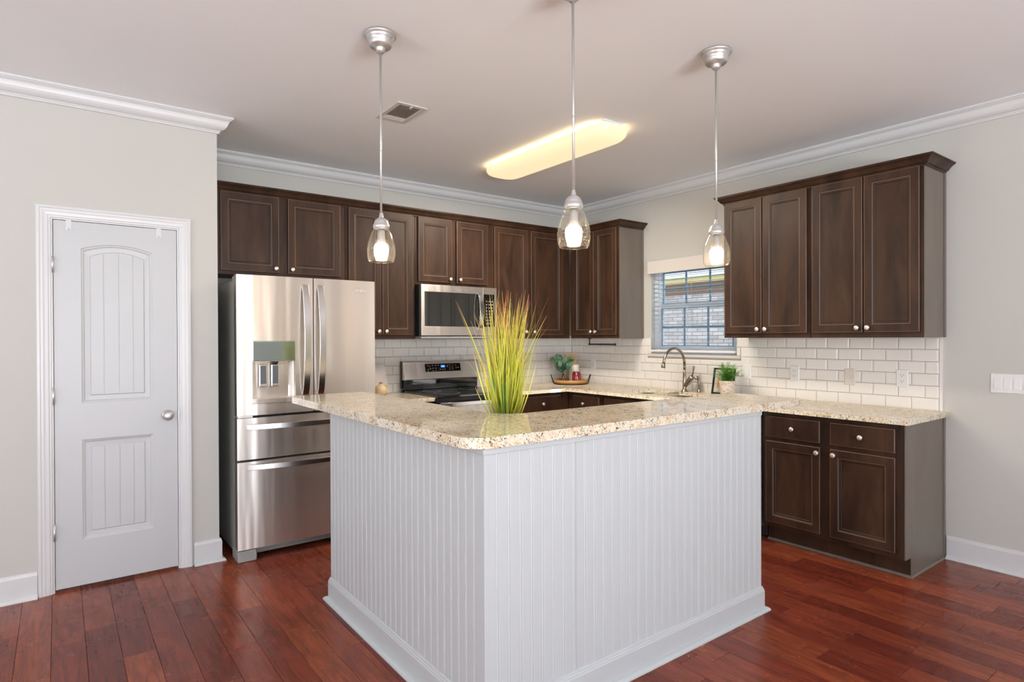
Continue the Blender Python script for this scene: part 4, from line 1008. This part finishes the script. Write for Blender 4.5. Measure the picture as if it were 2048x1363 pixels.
# ------------------------------------------------------------------ artificial grass
GX, GY = -2.716, -2.492
t = thing('grass_plant', 'tall yellow-green artificial grass with reddish tips behind the bar corner', 'plant', (GX, GY, CZ1))
m = MB(); m.lathe([(.045, 0), (.047, .003), (.056, .070), (.058, .075), (.053, .075), (.050, .062), (.0001, .060)], (GX, GY, CZ1+.0005), 28, cap1=False); make('pot', m, 'black_plastic', t)
m = MB(); cols = []; rnd = random.Random(5)
def blade(a, base, out_, h, w0, kind, lean=1.0, droop=.0, curl=0.0):
    """base: where on the tuft it roots; out_: how far the tip swings out; lean: exponent of the swing"""
    d = Vector((math.cos(a), math.sin(a), 0)); a2 = rnd.random()*2*PI if base < .034 or rnd.random() < .55 else a; b0 = Vector((GX, GY, CZ1+.058))+Vector((math.cos(a2), math.sin(a2), 0))*base; s = Vector((-d.y, d.x, 0))
    rot = rnd.random()*PI; s2 = (s*math.cos(rot)+d*math.sin(rot)); N = 9; V = []
    if kind == 'g': c0, c1, c2 = (.03, .14, .03), (.08, .27, .05), (.20, .42, .07)
    else:
        yy = rnd.random(); c0 = (.16+.22*yy, .30+.08*yy, .03); c1 = (.46+.16*yy, .50+.06*yy, .035+.05*yy)
        c1 = tuple(1.12*q_ for q_ in c1); c2 = rnd.choice([(.58, .13, .10), (.60, .34, .10), (.60, .52, .12), (.66, .18, .14), (.62, .56, .16)])
    for j in range(N+1):
        q = j/N; p = b0+d*out_*q**lean+Vector((0, 0, h*(q-droop*q**3)))+s*curl*math.sin(q*PI)
        wj = w0*(.55+.45*math.sin(min(1, q*1.6)*PI/2))*(1-q**2.6)*.5+.0003
        V += [tuple(p-s2*wj), tuple(p+s2*wj)]
        c = [c0[i]+(c1[i]-c0[i])*q/.5 for i in range(3)] if q < .5 else [c1[i]+(c2[i]-c1[i])*max(0, (q-.74)/.26) for i in range(3)]
        cols.extend([c, c])
    m.add(V, [(2*j, 2*j+1, 2*j+3, 2*j+2) for j in range(N)], smooth=True)
for k in range(230):
    a = rnd.random()*2*PI; h = rnd.uniform(.36, .65); e = rnd.random()
    blade(a, rnd.uniform(.0, .046), rnd.uniform(.01, .115)+(.06*rnd.random() if e > .75 else 0), h, rnd.uniform(.0035, .0075), 'y', rnd.uniform(.6, 1.5), 0, rnd.uniform(-.035, .035))
for k in range(40): blade(rnd.random()*2*PI, rnd.uniform(.01, .04), rnd.uniform(.01, .09), rnd.uniform(.18, .40), rnd.uniform(.008, .014), 'g', .9)
for k in range(80): blade(rnd.random()*2*PI, rnd.uniform(.01, .045), rnd.uniform(.03, .125), rnd.uniform(.15, .40), rnd.uniform(.004, .008), 'y', .65)
for k in range(60): blade(rnd.random()*2*PI, rnd.uniform(.0, .04), rnd.uniform(.08, .20), rnd.uniform(.42, .58), rnd.uniform(.0016, .003), 'y', rnd.uniform(1.0, 2.2), 0, rnd.uniform(-.04, .04))
sr = math.atan2(-.60, .80)
for a_, o_, h_, w_, l_, dr_ in ((sr+PI, .215, .60, .009, 1.1, 0), (sr+PI+.1, .20, .585, .007, 1.3, 0), (sr, .20, .61, .007, 1.4, 0), (sr+PI+.2, .30, .20, .006, .9, .55), (sr+.1, .20, .52, .005, 1.5, 0), (sr+PI-.1, .26, .50, .004, 1.3, .2),
        (sr+PI, .15, .63, .008, 1.0, 0), (sr+.2, .13, .65, .008, 1.0, 0), (sr+PI-.3, .24, .36, .004, 1.2, .3), (sr+.3, .15, .40, .006, 1.0, 0)):
    blade(a_, .035, o_, h_, w_, 'y', l_, dr_)
o = make('grass_blades', m, 'grass_blade', t, fix=False)
at = o.data.color_attributes.new('tint', 'FLOAT_COLOR', 'POINT')
for i, c in enumerate(cols): at.data[i].color = (*c, 1)

# ------------------------------------------------------------------ pendants
def pendant(x, y, label):
    t = thing('pendant_light', label, 'pendant light', (x, y, H), 'pendants over the bar')
    m = MB(); m.lathe([(.069, 0), (.072, -.005), (.071, -.012), (.063, -.015), (.062, -.020), (.060, -.026), (.056, -.029), (.055, -.040), (.052, -.052), (.046, -.060), (.024, -.063), (.022, -.066), (.021, -.078), (.013, -.086), (.0001, -.087)], (x, y, H-.0005), 40); make('canopy', m, 'brushed_nickel', t)
    m = MB(); m.tube([(x, y, H-.078), (x, y, 1.930)], .0052, 12); m.lathe([(.0065, 0), (.0065, .006)], (x, y, 2.23), 12); make('rod', m, 'brushed_nickel', t)
    m = MB(); m.lathe([(.006, .060), (.0075, .058), (.0075, .050), (.0105, .047), (.0095, .041), (.013, .038), (.021, .033), (.028, .025), (.0325, .015), (.0335, .008), (.0365, .006), (.0370, -.004), (.034, -.012), (.0300, -.014), (.0001, -.014)], (x, y, 1.892), 36, cap1=False); make('socket_cap', m, 'nickel', t)
    m = MB(); pr = [(.0310, 1.884), (.0335, 1.878), (.0430, 1.862), (.0530, 1.838), (.0600, 1.812), (.0635, 1.786), (.0632, 1.762), (.0595, 1.742), (.0545, 1.731)]
    m.lathe(pr+[(.0528, 1.7308), (.0530, 1.7325)], (x, y, 0), 44, cap0=False, cap1=False); make('glass_shade', m, 'seeded_glass', t)
    m = MB(); m.lathe([(.014, 1.877), (.016, 1.860), (.017, 1.835), (.0205, 1.815)], (x, y, 0), 28); bn = make('bulb_base', m, 'bulb_neck', t)
    m = MB(); m.lathe([(.0205, 1.8148), (.0300, 1.806), (.0335, 1.792), (.0315, 1.772), (.0270, 1.752), (.0240, 1.738), (.0001, 1.737)], (x, y, 0), 28, cap1=False); make('bulb', m, 'bulb_lit', t)
    d = bpy.data.lights.new('pendant_bulb_glow', 'POINT'); d.energy = 2.2; d.color = (1.0, .74, .44); d.shadow_soft_size = .028
    l = bpy.data.objects.new('pendant_bulb_glow', d); C.objects.link(l); l.location = (x, y, 1.775)
    # unseen point lamp for the bulb's light, set just below the shade
    l.location = (x, y, 1.700)
    return t
pendant(-3.267, -2.292, 'nickel pendant with seeded glass shade over the left arm of the bar')
pendant(-2.851, -3.119, 'nickel pendant with seeded glass shade over the bar corner, nearest the viewer')
pendant(-1.896, -3.096, 'nickel pendant with seeded glass shade over the right end of the bar')

# ------------------------------------------------------------------ ceiling fixture and vent
LX, LY0, LY1, LW = -1.560, -2.150, -.790, .152
t = thing('ceiling_light', 'long puffed fluorescent ceiling light glowing warm yellow over the kitchen', 'ceiling light', (LX, (LY0+LY1)/2, H))
m = MB(); L = []
for i in range(25):
    q = -1+2*i/24; yy = (LY0+LY1)/2+(LY1-LY0)/2*math.sin(q*PI/2)
    e_ = max(0, (abs(yy-(LY0+LY1)/2)-((LY1-LY0)/2-.17))/.17); k = math.sqrt(max(0, 1-e_**2.4)); k = max(k, .03)
    ring = []
    for j in range(17):
        a = PI*j/16; cx_ = math.cos(a); cx_ = math.copysign(abs(cx_)**.55, cx_); s_ = math.sin(a)**.6
        ring.append((LX-cx_*LW*max(k, .0)**.6, yy, H-.016-.074*s_*(.25+.75*k)))
    L.append(ring)
m.loops(L, True, True, smooth=True, closed=False); make('diffuser', m, 'diffuser', t)
area('ceiling_fixture_glow', (LX, (LY0+LY1)/2, H-.092), (0, 0, -1), .22, 1.1, 50, (1.0, .88, .73))
area('ceiling_fixture_tubes', (LX, (LY0+LY1)/2, H-.026), (0, 0, 1), .25, 1.16, 20, (1.0, .72, .36))
m = MB(); m.box(LX-.10, LX+.10, LY0+.02, LY1-.02, H-.0035, H-.0003); make('ceiling_pan', m, 'end_plate', t)
m = MB(); m.box(LX-.145, LX+.035, LY0-.004, LY0+.004, H-.014, H-.001); make('end_plate', m, 'end_plate', t)

VX0, VX1, VY0, VY1 = -2.858, -2.664, -1.640, -1.334
t = thing('ceiling_vent', 'square white louvred air vent in the ceiling', 'vent', ((VX0+VX1)/2, (VY0+VY1)/2, H))
m = MB(); m.poly(hole(VX0, VX1, VY0, VY1), H-.0075, H-.0005, [hole(VX0+.028, VX1-.028, VY0+.030, VY1-.030)]); fr_ = make('frame', m, 'vent_white', t, bevel=.002)
m = MB(); m.box(VX0+.029, VX1-.029, VY0+.031, VY1-.031, H-.0015, H-.0004); make('duct_back', m, 'vent_dark', t)
m = MB()
def lou(x0, x1, y0, y1, ax):
    if ax == 'x': m.add([(x0, y0, H-.0075), (x1, y0, H-.0075), (x1, y1, H-.0025), (x0, y1, H-.0025), (x0, y0, H-.0068), (x1, y0, H-.0068), (x1, y1, H-.0018), (x0, y1, H-.0018)], [(0, 1, 2, 3), (4, 5, 6, 7), (0, 1, 5, 4), (2, 3, 7, 6), (0, 3, 7, 4), (1, 2, 6, 5)])
    else: m.add([(x0, y0, H-.0075), (x0, y1, H-.0075), (x1, y1, H-.0025), (x1, y0, H-.0025), (x0, y0, H-.0068), (x0, y1, H-.0068), (x1, y1, H-.0018), (x1, y0, H-.0018)], [(0, 1, 2, 3), (4, 5, 6, 7), (0, 1, 5, 4), (2, 3, 7, 6), (0, 3, 7, 4), (1, 2, 6, 5)])
a, b, c, d = VX0+.028, VX1-.028, VY0+.030, VY1-.030
for k in range(3): lou(a, b, c+.004+k*.014, c+.015+k*.014, 'x')
for k in range(10): lou(a+.004+k*.0135, a+.0125+k*.0135, c+.052, d-.052, 'y')
for k in range(3): lou(a, b, d-.046+k*.014+.011, d-.046+k*.014, 'x')
make('louvres', m, 'vent_white', t)
m = MB(); m.box((VX0+VX1)/2-.004, (VX0+VX1)/2+.004, VY0+.012, VY0+.040, H-.016, H-.0078); make('damper_lever', m, 'vent_white', t)

# ------------------------------------------------------------------ windows of the living side (behind the viewer)
n_ = 2
for a, b in WIN_BACK:
    m2 = MB(); ym = (a+b)/2; m2.poly(hole(a, b, .5, 2.4), YB-.07, YB-.02, [hole(a+.05, ym-.025, .55, 1.42), hole(ym+.025, b-.05, .55, 1.42), hole(a+.05, ym-.025, 1.47, 2.35), hole(ym+.025, b-.05, 1.47, 2.35)])
    m = MB(); m.add([(p[0], p[2], p[1]) for p in m2.v], m2.f); struct('window_%d' % n_, m, 'trim_white'); n_ += 1
for a, b in WIN_LEFT:
    m2 = MB(); ym = (a+b)/2; m2.poly(hole(a, b, .5, 2.4), XB-.07, XB-.02, [hole(a+.05, ym-.025, .55, 1.42), hole(ym+.025, b-.05, .55, 1.42), hole(a+.05, ym-.025, 1.47, 2.35), hole(ym+.025, b-.05, 1.47, 2.35)])
    m = MB(); m.add([(p[2], p[0], p[1]) for p in m2.v], m2.f); struct('window_%d' % n_, m, 'trim_white'); n_ += 1
